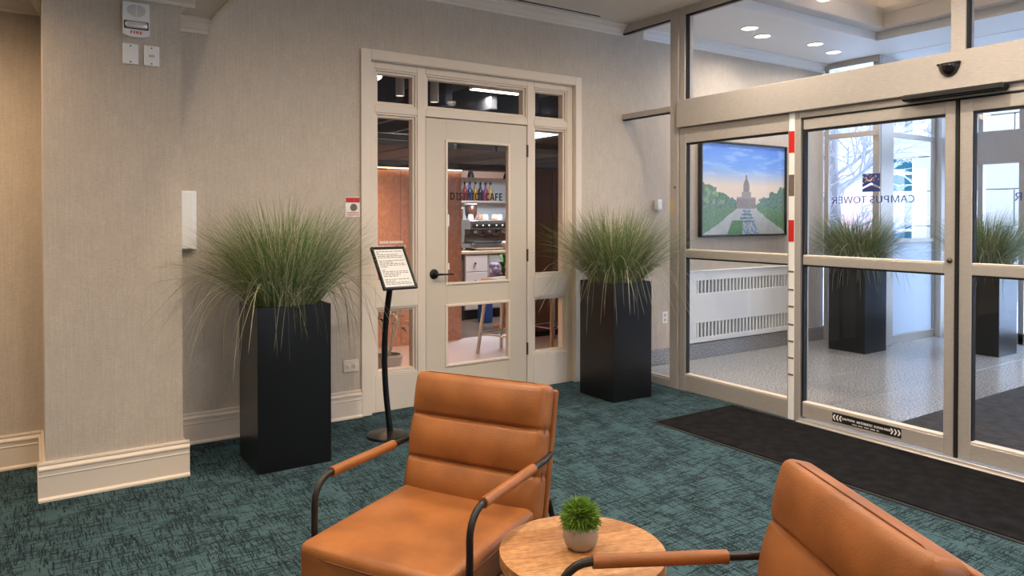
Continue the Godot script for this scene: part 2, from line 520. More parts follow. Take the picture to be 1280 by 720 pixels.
func build_room() -> void:
	structure("floor", bx(V(LEFT, -0.12, -0.2), V(0, 0, BACK)), M.woven_carpet)
	# wall with the door opening
	var g := G.new()
	g.box(V(PX0, 0, -0.18), V(-2.40, 3.25, WA)); g.box(V(-0.50, 0, -0.18), V(0.262, 3.25, WA)); g.box(V(-2.40, 2.53, -0.18), V(-0.50, 3.25, WA))
	structure("wall_north", g, M.linen_wallpaper)
	structure("wall_recess", bx(V(LEFT, 0, -0.26), V(PX0, 3.25, -0.10)), M.linen_wallpaper)
	structure("wall_pillar", bx(V(PX0, 0, WA), V(PX1, DROP, PZ)), M.linen_wallpaper)
	structure("wall_west", bx(V(LEFT - 0.15, 0, -0.26), V(LEFT, 3.25, BACK + 0.15)), M.linen_wallpaper)
	g = G.new()
	g.box(V(LEFT, 0, BACK), V(-3.00, 3.25, BACK + 0.15)); g.box(V(-1.0, 0, BACK), V(0.15, 3.25, BACK + 0.15)); g.box(V(-3.00, 0, BACK), V(-1.0, 0.85, BACK + 0.15)); g.box(V(-3.00, 2.5, BACK), V(-1.0, 3.25, BACK + 0.15))
	structure("wall_south", g, M.linen_wallpaper)
	var sw := thing("window_6", V(0, 0, BACK + 0.05))
	tag(sw, "wide lobby window behind the seating", "window", "", "structure")
	for x in [-3.00, -1.05]: obj("mullion", bx(V(x, 0.85, 0), V(x + 0.05, 2.5, 0.08), 0.003), M.champagne_aluminium, sw)
	for y in [0.85, 2.44]: obj("rail", bx(V(-2.95, y, 0), V(-1.05, y + 0.06, 0.08), 0.003), M.champagne_aluminium, sw)
	for x in [-2.95]: obj("pane", bx(V(x, 0.91, 0.035), V(x + 1.90, 2.44, 0.041)), M.clear_glass, sw)
	structure("wall_east", bx(V(0, 0, 4.86), V(0.15, 3.25, BACK)), M.linen_wallpaper)
	structure("ceiling", bx(V(-3.407, CEIL, WA), V(0, CEIL + 0.15, BACK)), M.ceiling_paint)
	structure("ceiling_dropped", bx(V(LEFT, DROP, -0.10), V(-3.407, CEIL + 0.15, BACK)), M.ceiling_paint)
	# baseboards
	var up := V(0, 0, 0)
	structure("baseboard_north", run(G.new(), BASE_PROFILE, V(PX1, 0, WA), V(-2.438, 0, WA), V(0, 0, 1)), M.trim_paint)
	structure("baseboard_north_end", run(G.new(), BASE_PROFILE, V(-0.468, 0, WA), V(0, 0, WA), V(0, 0, 1)), M.trim_paint)
	g = run(G.new(), BASE_PROFILE, V(PX0 - 0.03, 0, PZ), V(PX1 + 0.03, 0, PZ), V(0, 0, 1))
	run(g, BASE_PROFILE, V(PX1, 0, WA), V(PX1, 0, PZ), V(1, 0, 0))
	run(g, BASE_PROFILE, V(PX0, 0, -0.1), V(PX0, 0, PZ), V(-1, 0, 0))
	structure("baseboard_pillar", g, M.trim_paint)
	structure("baseboard_recess", run(G.new(), BASE_PROFILE, V(LEFT, 0, -0.10), V(PX0, 0, -0.10), V(0, 0, 1)), M.trim_paint)
	# crowns
	structure("trim_1", run(G.new(), CROWN_PROFILE, V(-3.405, CEIL, WA), V(0.0, CEIL, WA), V(0, 0, 1)), M.trim_paint)
	structure("trim_2", run(G.new(), CROWN_PROFILE, V(PX1, DROP, WA), V(-3.43, DROP, WA), V(0, 0, 1)), M.trim_paint)
	g = run(G.new(), CROWN_PROFILE, V(PX0 - 0.07, DROP, PZ), V(PX1 + 0.07, DROP, PZ), V(0, 0, 1))
	run(g, CROWN_PROFILE, V(PX1, DROP, WA), V(PX1, DROP, PZ), V(1, 0, 0))
	run(g, CROWN_PROFILE, V(PX0, DROP, -0.1), V(PX0, DROP, PZ), V(-1, 0, 0))
	structure("trim_3", g, M.trim_paint)
	structure("trim_4", run(G.new(), CROWN_PROFILE, V(LEFT, DROP, -0.10), V(PX0, DROP, -0.10), V(0, 0, 1)), M.trim_paint)
	structure("trim_5", bx(V(-3.432, DROP - 0.012, WA), V(-3.404, CEIL, BACK), 0.004), M.trim_paint)
	# slot diffuser in the ceiling
	var t := thing("ceiling_vent", V(-1.0, CEIL, 0.13))
	tag(t, "long thin black slot diffuser in the ceiling above the cafe door", "vent")
	obj("slot", bx(V(-0.55, -0.004, -0.012), V(0.62, 0.0, 0.012)), M.black_gasket, t)
	obj("frame", bx(V(-0.56, -0.003, 0.013), V(0.63, 0.0, 0.030)), M.ceiling_paint, t)
	obj("frame", bx(V(-0.56, -0.003, -0.030), V(0.63, 0.0, -0.013)), M.ceiling_paint, t)

# ---------------------------------------------------------------- cafe door with sidelights and transoms
func build_cafe_door() -> void:
	var t := thing("door_1", V(0, 0, 0))
	tag(t, "cream glazed cafe door with glass sidelights and transoms in a wide casing", "door", "", "structure")
	var TP: Material = M.trim_paint
	# casing
	obj("casing", bx(V(-2.438, 0, WA), V(-2.361, 2.573, 0.0), 0.003), TP, t)
	obj("casing", bx(V(-0.532, 0, WA), V(-0.468, 2.573, 0.0), 0.003), TP, t)
	obj("casing", bx(V(-2.361, 2.502, WA), V(-0.532, 2.573, 0.0), 0.003), TP, t)
	# deep jambs and head
	obj("jamb", bx(V(-2.40, 0, -0.18), V(-2.358, 2.53, -0.012), 0.002), TP, t)
	obj("jamb", bx(V(-0.535, 0, -0.18), V(-0.50, 2.53, -0.012), 0.002), TP, t)
	obj("jamb", bx(V(-2.358, 2.498, -0.18), V(-0.535, 2.53, -0.012), 0.002), TP, t)
	var zf := -0.045
	var zb := -0.155
	# main members
	for s in [[-2.358, -2.318], [-1.985, -1.918], [-0.998, -0.936], [-0.592, -0.535]]:
		obj("stile", bx(V(s[0], 0, zb), V(s[1], 2.498, zf), 0.003), TP, t)
	var bays := [[-2.318, -1.985], [-1.918, -0.998], [-0.936, -0.592]]
	for k in 3:
		var x0: float = bays[k][0]
		var x1: float = bays[k][1]
		obj("head_rail", bx(V(x0, 2.450, zb), V(x1, 2.498, zf), 0.003), TP, t)
		obj("transom_rail", bx(V(x0, 2.140, zb), V(x1, 2.192, zf), 0.003), TP, t)
		lite(t, x0, x1, 2.192, 2.450, -0.1, 0.03)
		if k != 1:
			obj("middle_rail", bx(V(x0, 0.745, zb), V(x1, 0.905, zf), 0.003), TP, t)
			obj("bottom_panel", bx(V(x0, 0.0, zb), V(x1, 0.262, zf), 0.003), TP, t)
			lite(t, x0, x1, 0.905, 2.140, -0.1, 0.03)
			lite(t, x0, x1, 0.262, 0.745, -0.1, 0.03)
	# the leaf
	var leaf := Node3D.new()
	leaf.name = "leaf"
	t.add_child(leaf)
	var g := G.new()
	var DP: Material = M.door_paint
	var lx0 := -1.914
	var lx1 := -1.002
	g.box(V(lx0, 0.012, -0.095), V(-1.74, 2.132, -0.05), 0.002); g.box(V(-1.178, 0.012, -0.095), V(lx1, 2.132, -0.05), 0.002)
	g.box(V(-1.74, 1.968, -0.095), V(-1.178, 2.132, -0.05)); g.box(V(-1.74, 0.722, -0.095), V(-1.178, 0.892, -0.05)); g.box(V(-1.74, 0.012, -0.095), V(-1.178, 0.272, -0.05))
	obj("panel", g, DP, leaf)
	for r in [[0.892, 1.968], [0.272, 0.722]]:
		g = G.new()
		var y0: float = r[0]
		var y1: float = r[1]
		g.box(V(-1.752, y0 - 0.012, -0.055), V(-1.732, y1 + 0.012, -0.041), 0.003); g.box(V(-1.186, y0 - 0.012, -0.055), V(-1.166, y1 + 0.012, -0.041), 0.003)
		g.box(V(-1.733, y0 - 0.012, -0.055), V(-1.185, y0 + 0.008, -0.041), 0.003); g.box(V(-1.733, y1 - 0.008, -0.055), V(-1.185, y1 + 0.012, -0.041), 0.003)
		obj("glazing_bead", g, M.trim_paint, leaf)
		obj("pane", bx(V(-1.735, y0, -0.075), V(-1.183, y1, -0.069)), M.clear_glass, leaf)
	for y in [1.93, 1.085, 0.325]:
		g = G.new().box(V(-1.006, y - 0.05, -0.052), V(-0.990, y + 0.05, -0.040), 0.002)
		obj("hinge", g, M.dark_hinge, leaf)
	# lever handle
	g = G.new()
	var rot := Transform3D(Basis(Vector3.RIGHT, PI / 2), V(-1.846, 0.968, -0.05))
	g.lathe([Vector2(0.0001, 0.014), Vector2(0.026, 0.012), Vector2(0.036, 0.006), Vector2(0.038, 0.0)], 24, rot)
	g.lathe([Vector2(0.0001, 0.055), Vector2(0.012, 0.054), Vector2(0.013, 0.01)], 16, rot)
	g.tube([V(-1.846, 0.968, -0.002), V(-1.82, 0.968, -0.001), V(-1.78, 0.966, -0.002), V(-1.705, 0.965, -0.006)], [0.011, 0.009, 0.007, 0.006], 10)
	obj("handle", g, M.black_metal, leaf)
	letters("DISTRICT CAFE", 0.468, 0.058, M.black_print, leaf, Transform3D(Basis(), V(-1.462, 1.554, -0.068)), true)
	for s in [[-1.722, 1.02, 0.035, 0.05], [-1.722, 1.37, 0.03, 0.09]]:
		obj("sticker", bx(V(s[0] - s[2] / 2, s[1] - s[3] / 2, -0.069), V(s[0] + s[2] / 2, s[1] + s[3] / 2, -0.068)), M.white_print, leaf)
	# white print on the narrow sidelight
	g = G.new()
	for ln in [[1.212, [[-2.262, 0.055], [-2.200, 0.008], [-2.185, 0.100]]], [1.178, [[-2.275, 0.050], [-2.218, 0.014], [-2.198, 0.010], [-2.182, 0.040], [-2.115, 0.055]]]]:
		for wd in ln[1]:
			var x: float = wd[0]
			while x < wd[0] + wd[1]:
				g.box(V(x, ln[0] - 0.009, -0.097), V(x + 0.006, ln[0] + 0.009, -0.0965)); x += 0.009
	tag(obj("printed_lines", g, M.white_print, t), "", "", "", "stuff")

# stops and pane inside an opening of the cafe door frame
func lite(parent: Node, x0: float, x1: float, y0: float, y1: float, z: float, w: float) -> void:
	var g := G.new()
	for step in [[0.0, w * 0.45, -0.052, 0.0], [w * 0.45, w, -0.066, 0.0]]:
		var a: float = step[0]
		var b: float = step[1]
		var f: float = step[2]
		g.box(V(x0 + a, y0 + a, -0.13), V(x0 + b, y1 - a, f), 0.002); g.box(V(x1 - b, y0 + a, -0.13), V(x1 - a, y1 - a, f), 0.002)
		g.box(V(x0 + b, y0 + a, -0.13), V(x1 - b, y0 + b, f), 0.002); g.box(V(x0 + b, y1 - b, -0.13), V(x1 - b, y1 - a, f), 0.002)
	obj("glass_stop", g, M.trim_paint, parent)
	obj("pane", bx(V(x0 + w, y0 + w, z - 0.003), V(x1 - w, y1 - w, z + 0.003)), M.clear_glass, parent)

# ---------------------------------------------------------------- aluminium glass wall with sliding doors
func build_storefront() -> void:
	var A: Material = M.champagne_aluminium
	var D := 0.10
	# sidelight beside the corner
	var t := thing("window_1", V(0, 0, 0))
	tag(t, "tall narrow sidelight between the corner and the sliding doors", "window", "", "structure")
	obj("frame", bx(V(0.0, 3.012, WA), V(D, CEIL, 0.563), 0.002), A, t)
	obj("frame", bx(V(0.0, 2.254, WA), V(D, 2.300, 0.563), 0.002), A, t)
	obj("frame", bx(V(0.0, 0, WA), V(D, 0.062, 0.563), 0.002), A, t)
	obj("glazing_bead", bx(V(0.012, 0.062, WA), V(0.045, 0.074, 0.563)), A, t)
	obj("gasket", bx(V(0.012, 3.004, WA), V(0.045, 3.012, 0.563)), M.black_gasket, t)
	obj("gasket", bx(V(0.012, 2.246, WA), V(0.045, 2.254, 0.563)), M.black_gasket, t)
	obj("pane", bx(V(0.040, 0.074, WA), V(0.046, 2.246, 0.563)), M.clear_glass, t)
	obj("pane", bx(V(0.040, 2.300, WA), V(0.046, 3.004, 0.563)), M.clear_glass, t)
	# main post
	t = thing("trim_6", V(0, 0, 0))
	tag(t, "champagne aluminium post between the sidelight and the sliding doors", "post", "", "structure")
	obj("post", bx(V(-0.004, 0, 0.563), V(D, CEIL, 0.654), 0.003), A, t)
	var g := G.new().lathe([Vector2(0.0001, 0.008), Vector2(0.009, 0.006), Vector2(0.011, 0)], 14, Transform3D(Basis(Vector3.BACK, PI / 2), V(-0.003, 1.637, 0.620)))
	obj("lock_cylinder", g, M.dark_hinge, t)
	obj("label_sticker", bx(V(-0.006, 1.44, 0.575), V(-0.0035, 1.53, 0.590)), M.yellow_print, t)
	# transom lights
	t = thing("window_2", V(0, 0, 0))
	tag(t, "long transom light over the sliding doors next to the post", "window", "", "structure")
	obj("frame", bx(V(0, 3.012, 0.654), V(D, CEIL, 2.723), 0.002), A, t)
	obj("frame", bx(V(0, 2.330, 0.660), V(D, 3.012, 0.719), 0.002), A, t)
	obj("gasket", bx(V(0.012, 2.330, 0.719), V(0.05, 3.012, 0.727)), M.black_gasket, t)
	obj("gasket", bx(V(0.012, 3.004, 0.719), V(0.05, 3.012, 2.723)), M.black_gasket, t)
	obj("pane", bx(V(0.040, 2.330, 0.727), V(0.046, 3.004, 2.723)), M.clear_glass, t)
	t = thing("window_3", V(0, 0, 0))
	tag(t, "transom light over the farther sliding door leaf", "window", "", "structure")
	obj("mullion", bx(V(0, 2.330, 2.723), V(D, CEIL, 2.803), 0.003), A, t)
	obj("gasket", bx(V(0.012, 2.330, 2.803), V(0.05, 3.012, 2.812)), M.black_gasket, t)
	obj("frame", bx(V(0, 3.012, 2.803), V(D, CEIL, 4.86), 0.002), A, t)
	obj("pane", bx(V(0.040, 2.330, 2.812), V(0.046, 3.012, 4.80)), M.clear_glass, t)
	obj("mullion", bx(V(0, 2.330, 4.80), V(D, 3.012, 4.86), 0.002), A, t)
	# operator header
	t = thing("trim_7", V(0, 0, 0))
	tag(t, "deep brushed aluminium operator header above the sliding doors", "header", "", "structure")
	obj("cover", bx(V(-0.03, 2.112, 0.654), V(D + 0.03, 2.330, 4.86), 0.004), A, t)
	obj("track", bx(V(0.0, 2.066, 1.764), V(D, 2.112, 4.86), 0.003), A, t)
	obj("brush_strip", bx(V(0.004, 2.058, 1.764), V(0.03, 2.066, 4.86)), M.black_gasket, t)
	t = thing("motion_sensor", V(-0.03, 2.262, 2.732))
	tag(t, "dark half dome motion sensor on the brushed door header", "sensor")
	g = G.new()
	var prof := []
	prof.append(Vector2(0.0001, 0.0))
	for k in 9: prof.append(Vector2(0.058 * cos(PI / 2 * k / 8.0) + 0.0001, -0.075 * sin(PI / 2 * k / 8.0)))
	g.lathe(prof, 24, Transform3D(Basis.from_scale(V(0.75, 1, 1)), Vector3.ZERO))
	obj("dome", g, M.smoked_plastic, t)
	obj("back_plate", bx(V(-0.02, -0.006, -0.062), V(0, 0.006, 0.062), 0.003), M.black_gasket, t)
	t = thing("door_sensor", V(-0.03, 2.095, 2.755))
	tag(t, "long black presence sensor bar under the sliding door header", "sensor")
	obj("housing", bx(V(-0.05, -0.02, -0.27), V(0.03, 0.017, 0.27), 0.010), M.black_print, t)
	obj("lens", bx(V(-0.046, -0.0225, -0.22), V(-0.012, -0.019, 0.22)), M.smoked_plastic, t)
	# fixed leaf, two sliding leaves, far fixed leaf
	leaf_of("door_2", "fixed glass leaf of the sliding entrance beside the aluminium post", 0.664, 1.677, 0.0, [0.067, 0.010], 2.108, 0.0)
	var post := thing("trim_8", V(0, 0, 0))
	tag(post, "slim door jamb with red white and brown safety stripes", "jamb", "", "structure")
	obj("bar", bx(V(-0.004, 0, 1.677), V(0.06, 2.112, 1.721), 0.002), M.white_print, post)
	obj("jamb", bx(V(0.0, 0, 1.721), V(D, 2.112, 1.764), 0.002), A, post)
	for s in [[1.985, 1.837, "red_print"], [1.686, 1.540, "brown_print"], [1.375, 1.226, "red_print"]]:
		obj("stripe", bx(V(-0.006, s[1], 1.678), V(-0.003, s[0], 1.720)), M[s[2]], post)
	for y in [1.02, 0.895, 0.78, 0.655, 0.54, 0.425, 0.31]:
		obj("stripe", bx(V(-0.006, y - 0.006, 1.678), V(-0.003, y + 0.006, 1.720)), M.brown_print, post)
	leaf_of("door_3", "sliding glass door leaf with a navy emblem and lettering", 1.770, 2.752, 0.006, [0.012, 0.058], 2.056, 0.033)
	leaf_of("door_4", "sliding glass door leaf reached past the meeting stiles", 2.773, 3.756, 0.006, [0.066, 0.012], 2.056, 0.033)
	leaf_of("door_5", "fixed glass leaf at the end of the sliding entrance", 3.80, 4.80, 0.0, [0.06, 0.06], 2.108, 0.0)
	obj("stop", bx(V(0.0, 0.03, 2.7535), V(0.03, 2.056, 2.7715)), M.black_gasket, get_node("door_4"))
	obj("end_post", bx(V(0, 0, 4.80), V(D, 2.112, 4.86), 0.002), A, get_node("door_5"))
	obj("mid_post", bx(V(0, 0, 3.758), V(D, 2.112, 3.80), 0.002), A, get_node("door_5"))
	# threshold
	t = thing("trim_9", V(0, 0, 0))
	tag(t, "low metal threshold strip under the sliding doors", "threshold", "", "structure")
	obj("strip", bx(V(-0.045, 0, 1.764), V(D + 0.02, 0.014, 4.80), 0.004), A, t)
	obj("guide_rail", bx(V(-0.012, 0.014, 1.764), V(0.0, 0.026, 4.80), 0.003), A, t)
	# emblem, lettering and sticker on the sliding leaf
	var d3: Node = get_node("door_3")
	emblem(d3, V(0.044, 1.612, 2.236))
	letters("CAMPUS TOWER", 0.535, 0.044, M.navy_print, d3, Transform3D(Basis(Vector3.UP, PI / 2), V(0.046, 1.506, 2.236)))
	letters("CAMPUS TOWER", 0.535, 0.044, M.navy_print, get_node("door_4"), Transform3D(Basis(Vector3.UP, PI / 2), V(0.046, 1.506, 3.30)))
	emblem(get_node("door_4"), V(0.044, 1.612, 3.30))
	obj("warning_sticker", bx(V(0.0035, 0.060, 2.007), V(0.0055, 0.118, 2.456)), M.black_print, d3)
	var face := Basis(Vector3.UP, -PI / 2)
	letters("CAUTION", 0.085, 0.013, M.white_print, d3, Transform3D(face, V(0.003, 0.092, 2.118)), true, "sticker_print")
	letters("AUTOMATIC", 0.105, 0.015, M.white_print, d3, Transform3D(face, V(0.003, 0.092, 2.226)), true, "sticker_print")
	letters("SLIDING DOOR", 0.105, 0.013, M.white_print, d3, Transform3D(face, V(0.003, 0.092, 2.340)), true, "sticker_print")
	var small := G.new()
	for k in 22:
		if k % 5 != 4: small.box(V(0.0028, 0.067, 2.145 + k * 0.008), V(0.0035, 0.074, 2.150 + k * 0.008))
	tag(obj("sticker_small_print", small, M.white_print, d3), "", "", "", "stuff")
	for s in [-1, 1]:
		for k in 3:
			var zc: float = 2.2315 + s * (0.212 - k * 0.022)
			var arrow := PackedVector2Array()
			for q in [Vector2(0, 0.018), Vector2(0.010, 0.018), Vector2(0.020, 0), Vector2(0.010, -0.018), Vector2(0, -0.018), Vector2(0.010, 0)]: arrow.append(Vector2((q.x - 0.01) * s, q.y))
			var ch := G.new().prism(arrow, 0.001, Transform3D(Basis(V(0, 0, 1), V(0, 1, 0), V(-1, 0, 0)), V(0.0035, 0.089, zc)))
			obj("chevron", ch, M.white_print, d3)

func leaf_of(called: String, label: String, z0: float, z1: float, x: float, st: Array, top: float, bot: float) -> void:
	var A: Material = M.champagne_aluminium
	var t := thing(called, V(0, 0, 0))
	tag(t, label, "door", "", "structure")
	var a: float = z0 + st[0]
	var b: float = z1 - st[1]
	var w := 0.05
	if st[0] > 0.02: obj("stile", bx(V(x, bot, z0), V(x + w, top, a), 0.003), A, t)
	else: obj("stile", bx(V(x + 0.01, bot, z0), V(x + w, top, a), 0.002), M.black_gasket, t)
	obj("stile", bx(V(x, bot, b), V(x + w, top, z1), 0.003), A, t)
	obj("top_rail", bx(V(x, 1.985, a), V(x + w, top, b), 0.003), A, t)
	obj("top_gasket", bx(V(x + 0.006, 1.973, a), V(x + w - 0.006, 1.985, b)), M.black_gasket, t)
	obj("side_gasket", bx(V(x + 0.008, 0.142, a), V(x + w - 0.006, 1.973, a + 0.006)), M.black_gasket, t)
	obj("middle_rail", bx(V(x, 1.071, a), V(x + w, 1.130, b), 0.003), A, t)
	obj("middle_gasket", bx(V(x + 0.006, 1.061, a), V(x + w - 0.006, 1.071, b)), M.black_gasket, t)
	obj("bottom_rail", bx(V(x, bot + 0.004, a), V(x + w, 0.128, b), 0.003), A, t)
	obj("glazing_bead", bx(V(x + 0.002, 0.128, a), V(x + w, 0.142, b), 0.003), M.trim_paint, t)
	obj("glazing_bead", bx(V(x + 0.002, 1.130, a), V(x + w, 1.139, b), 0.003), M.trim_paint, t)
	obj("pane", bx(V(x + 0.030, 0.142, a), V(x + 0.036, 1.061, b)), M.clear_glass, t)
	obj("pane", bx(V(x + 0.030, 1.139, a), V(x + 0.036, 1.973, b)), M.clear_glass, t)
	if called == "door_3":
		var g := G.new().lathe([Vector2(0.0001, 0.016), Vector2(0.010, 0.014), Vector2(0.013, 0.004), Vector2(0.016, 0)], 16, Transform3D(Basis(Vector3.BACK, PI / 2), V(x, 1.147, 2.724)))
		obj("lock_cylinder", g, M.dark_hinge, t)

func emblem(parent: Node, at: Vector3) -> void:
	# navy square seen from behind: night sky with a crescent over a chevron roof
	var t := Transform3D(Basis(V(0, 0, -1), V(0, 1, 0), V(1, 0, 0)), at)
	var h := 0.057
	var e := obj("emblem", G.new().prism(PackedVector2Array([Vector2(-h, h), Vector2(h, h), Vector2(h, -0.028), Vector2(0, 0.000), Vector2(-h, -0.028)]), 0.001, t), M.navy_print, parent)
	obj("emblem_foot", G.new().prism(PackedVector2Array([Vector2(-h, -0.040), Vector2(0, -0.014), Vector2(h, -0.040), Vector2(h, -h), Vector2(-h, -h)]), 0.001, t), M.navy_print, parent)
	var moon := PackedVector2Array()
	for k in 13: moon.append(Vector2(0.012, 0.030) + Vector2(cos(PI * (0.95 + k / 12.0)), sin(PI * (0.95 + k / 12.0))) * 0.022)
	for k in 11: moon.append(Vector2(0.012, 0.036) + Vector2(cos(PI * (1.9 - k / 11.0 * 0.9)), sin(PI * (1.9 - k / 11.0 * 0.9))) * 0.018)
	obj("crescent", G.new().prism(moon, 0.0006, t * Transform3D(Basis(), V(0, 0, -0.0009))), M.peach_print, e)
	var rng := RandomNumberGenerator.new(); rng.seed = 5
	var g := G.new()
	for k in 34:
		var p := Vector2(rng.randf_range(-h, h), rng.randf_range(-h, h)) * 0.95
		if absf(p.y + 0.02) < 0.03 and absf(p.x) < 0.05: continue
		var r := rng.randf_range(0.0015, 0.003)
		g.box(V(p.x - r, p.y - r, -0.0006), V(p.x + r, p.y + r, 0), 0.0, t)
	obj("speckles", g, M.white_print, e)

# ---------------------------------------------------------------- vestibule
const VZ := -0.14
const VC := 3.12
func build_vestibule() -> void:
	var A: Material = M.champagne_aluminium
	# tiled floor: each tile its own piece over a dark bed
	var fl := structure("floor_vestibule", bx(V(0.0, -0.12, -0.2), V(4.72, -0.004, 4.86)), M.grille_dark)
	for i in 8:
		for j in 9:
			var x0 := 0.0 + i * 0.6
			var z0 := VZ + j * 0.6
			var x1 := minf(x0 + 0.597, 4.70)
			var z1 := minf(z0 + 0.597, 4.86)
			if z1 - z0 < 0.05 or x1 - x0 < 0.05: continue
			obj("tile", bx(V(x0, -0.03, z0), V(x1, 0.0, z1), 0.0015), M.granite_floor, fl)
	structure("wall_vestibule", bx(V(0.262, 0, -0.2), V(3.20, VC, VZ)), M.linen_wallpaper)
	structure("wall_vestibule_south", bx(V(0.15, 0, 4.86), V(4.80, 3.6, 5.0)), M.linen_wallpaper)
	structure("baseboard_vestibule", bx(V(0.262, 0, VZ), V(3.18, 0.152, -0.115), 0.004), M.granite_base)
	var g := run(G.new(), CROWN_PROFILE, V(0.262, VC, VZ), V(3.20, VC, VZ), V(0, 0, 1))
	structure("trim_10", g, M.white_paint)
	# ceiling with a raised tray
	var tx0 := 0.42; var tx1 := 2.56; var tz0 := 0.84; var tz1 := 4.3
	g = G.new()
	g.box(V(0.0, VC, -0.2), V(tx0, VC + 0.1, 4.86)); g.box(V(tx1, VC, -0.2), V(3.22, VC + 0.1, 4.86)); g.box(V(tx0, VC, -0.2), V(tx1, VC + 0.1, tz0)); g.box(V(tx0, VC, tz1), V(tx1, VC + 0.1, 4.86))
	structure("ceiling_vestibule", g, M.white_paint)
	structure("ceiling_porch", bx(V(3.24, VC, 0.36), V(4.80, VC + 0.1, 4.86)), M.white_paint)
	g = G.new()
	g.box(V(tx0 - 0.1, VC + 0.1, tz0 - 0.1), V(tx1 + 0.1, 3.62, tz0)); g.box(V(tx0 - 0.1, VC + 0.1, tz1), V(tx1 + 0.1, 3.62, tz1 + 0.1))
	g.box(V(tx0 - 0.1, VC + 0.1, tz0), V(tx0, 3.62, tz1)); g.box(V(tx1, VC + 0.1, tz0), V(tx1 + 0.1, 3.62, tz1)); g.box(V(tx0 - 0.1, 3.55, tz0 - 0.1), V(tx1 + 0.1, 3.70, tz1 + 0.1))
	structure("ceiling_tray", g, M.ceiling_paint)
	# cove shelf round the tray with its light strip
	var cove := thing("cove_light", V(0, 0, 0))
	tag(cove, "warm hidden light strip in the raised vestibule ceiling", "cove light")
	var y0 := 3.20; var y1 := 3.34
	var sd := 0.13
	obj("shelf", bx(V(tx0, y0, tz0), V(tx1, y1, tz0 + sd), 0.004), M.ceiling_paint, cove)
	obj("shelf", bx(V(tx0, y0, tz1 - sd), V(tx1, y1, tz1), 0.004), M.ceiling_paint, cove)
	obj("shelf", bx(V(tx0, y0, tz0 + sd), V(tx0 + sd, y1, tz1 - sd), 0.004), M.ceiling_paint, cove)
	obj("shelf", bx(V(tx1 - sd, y0, tz0 + sd), V(tx1, y1, tz1 - sd), 0.004), M.ceiling_paint, cove)
	obj("lip", bx(V(tx0, y1, tz0 + sd - 0.012), V(tx1 - sd, y1 + 0.05, tz0 + sd)), M.ceiling_paint, cove)
	obj("lip", bx(V(tx1 - sd, y1, tz0 + sd - 0.012), V(tx1 - sd + 0.012, y1 + 0.05, tz1 - sd)), M.ceiling_paint, cove)
	glow("cove_led", WARM, 3.0)
	obj("light_strip", bx(V(tx0 + 0.06, y1, tz0 + 0.02), V(tx1 - 0.06, y1 + 0.006, tz0 + 0.045)), M.cove_led, cove)
	obj("light_strip", bx(V(tx1 - 0.045, y1, tz0 + 0.06), V(tx1 - 0.02, y1 + 0.006, tz1 - 0.06)), M.cove_led, cove)
	area("cove_lamp", V((tx0 + tx1) / 2, y1 + 0.012, tz0 + 0.032), V(0, 1, 0), 2.0, 0.025, 1.6, WARM)
	area("cove_lamp", V(tx1 - 0.032, y1 + 0.012, (tz0 + tz1) / 2), V(0, 1, 0), 0.025, 3.2, 2.2, WARM)
	# outer glazing: a window, a corner post, a window going outwards
	window_frame("window_4", "vestibule window beside the corner post with snowy trees outside", Transform3D(Basis(Vector3.UP, PI / 2), V(3.20, 0, 0.53)), 0.64)
	window_frame("window_5", "porch window beyond the corner post with green glass building behind", Transform3D(Basis(), V(3.44, 0, 0.48)), 1.02)
	structure("trim_11", bx(V(3.19, 0, 0.44), V(3.44, VC, 0.535), 0.003), A)
	structure("trim_12", bx(V(4.46, 0, 0.42), V(4.72, VC, 0.54), 0.003), M.white_paint)
	# outer door wall
	var t := thing("door_6", V(0, 0, 0))
	tag(t, "outer entrance doors of the vestibule with a broad header", "door", "", "structure")
	obj("header", bx(V(4.63, 1.99, 0.54), V(4.75, 2.36, 4.86), 0.004), A, t)
	obj("head", bx(V(4.63, 2.95, 0.54), V(4.72, VC, 4.86), 0.003), A, t)
	for z in [0.56, 0.845, 1.26, 2.3, 3.3, 4.3]:
		obj("stile", bx(V(4.64, 0, z), V(4.72, 2.95, z + 0.055), 0.003), A, t)
	obj("bottom_rail", bx(V(4.64, 0, 0.54), V(4.72, 0.12, 4.86), 0.003), A, t)
	obj("pane", bx(V(4.67, 0.12, 0.54), V(4.676, 1.99, 4.86)), M.clear_glass, t)
	obj("pane", bx(V(4.67, 2.36, 0.54), V(4.676, 2.95, 4.86)), M.clear_glass, t)
	# mat
	var mt := thing("entrance_mat", V(0.3, 0, 2.18))
	tag(mt, "brown grey entrance mat on the granite vestibule floor", "mat")
	obj("pile", bx(V(0, 0, 0), V(4.1, 0.010, 2.3), 0.004), M.brown_mat_pile, mt)
	obj("border", bx(V(0, 0, -0.018), V(4.1, 0.006, 0), 0.002), M.black_gasket, mt)
	# convector on the wall
	t = thing("radiator", V(0.93, 0.165, VZ))
	tag(t, "white wall convector with two slotted grilles under the painting", "radiator")
	var L := 1.76; var H := 0.692
	g = G.new()
	var zf := 0.04
	var rows := [[0.0, 0.048], [0.190, 0.480], [0.606, H]]
	for r in rows: g.box(V(0, r[0], 0), V(L, r[1], zf), 0.002)
	for r in [[0.048, 0.190], [0.480, 0.606]]:
		g.box(V(0, r[0], 0), V(0.125, r[1], zf)); g.box(V(L - 0.06, r[0], 0), V(L, r[1], zf))
	obj("cabinet", g, M.white_plastic, t)
	obj("top_ledge", bx(V(-0.01, H, 0), V(L + 0.01, H + 0.012, zf + 0.008), 0.003), M.white_plastic, t)
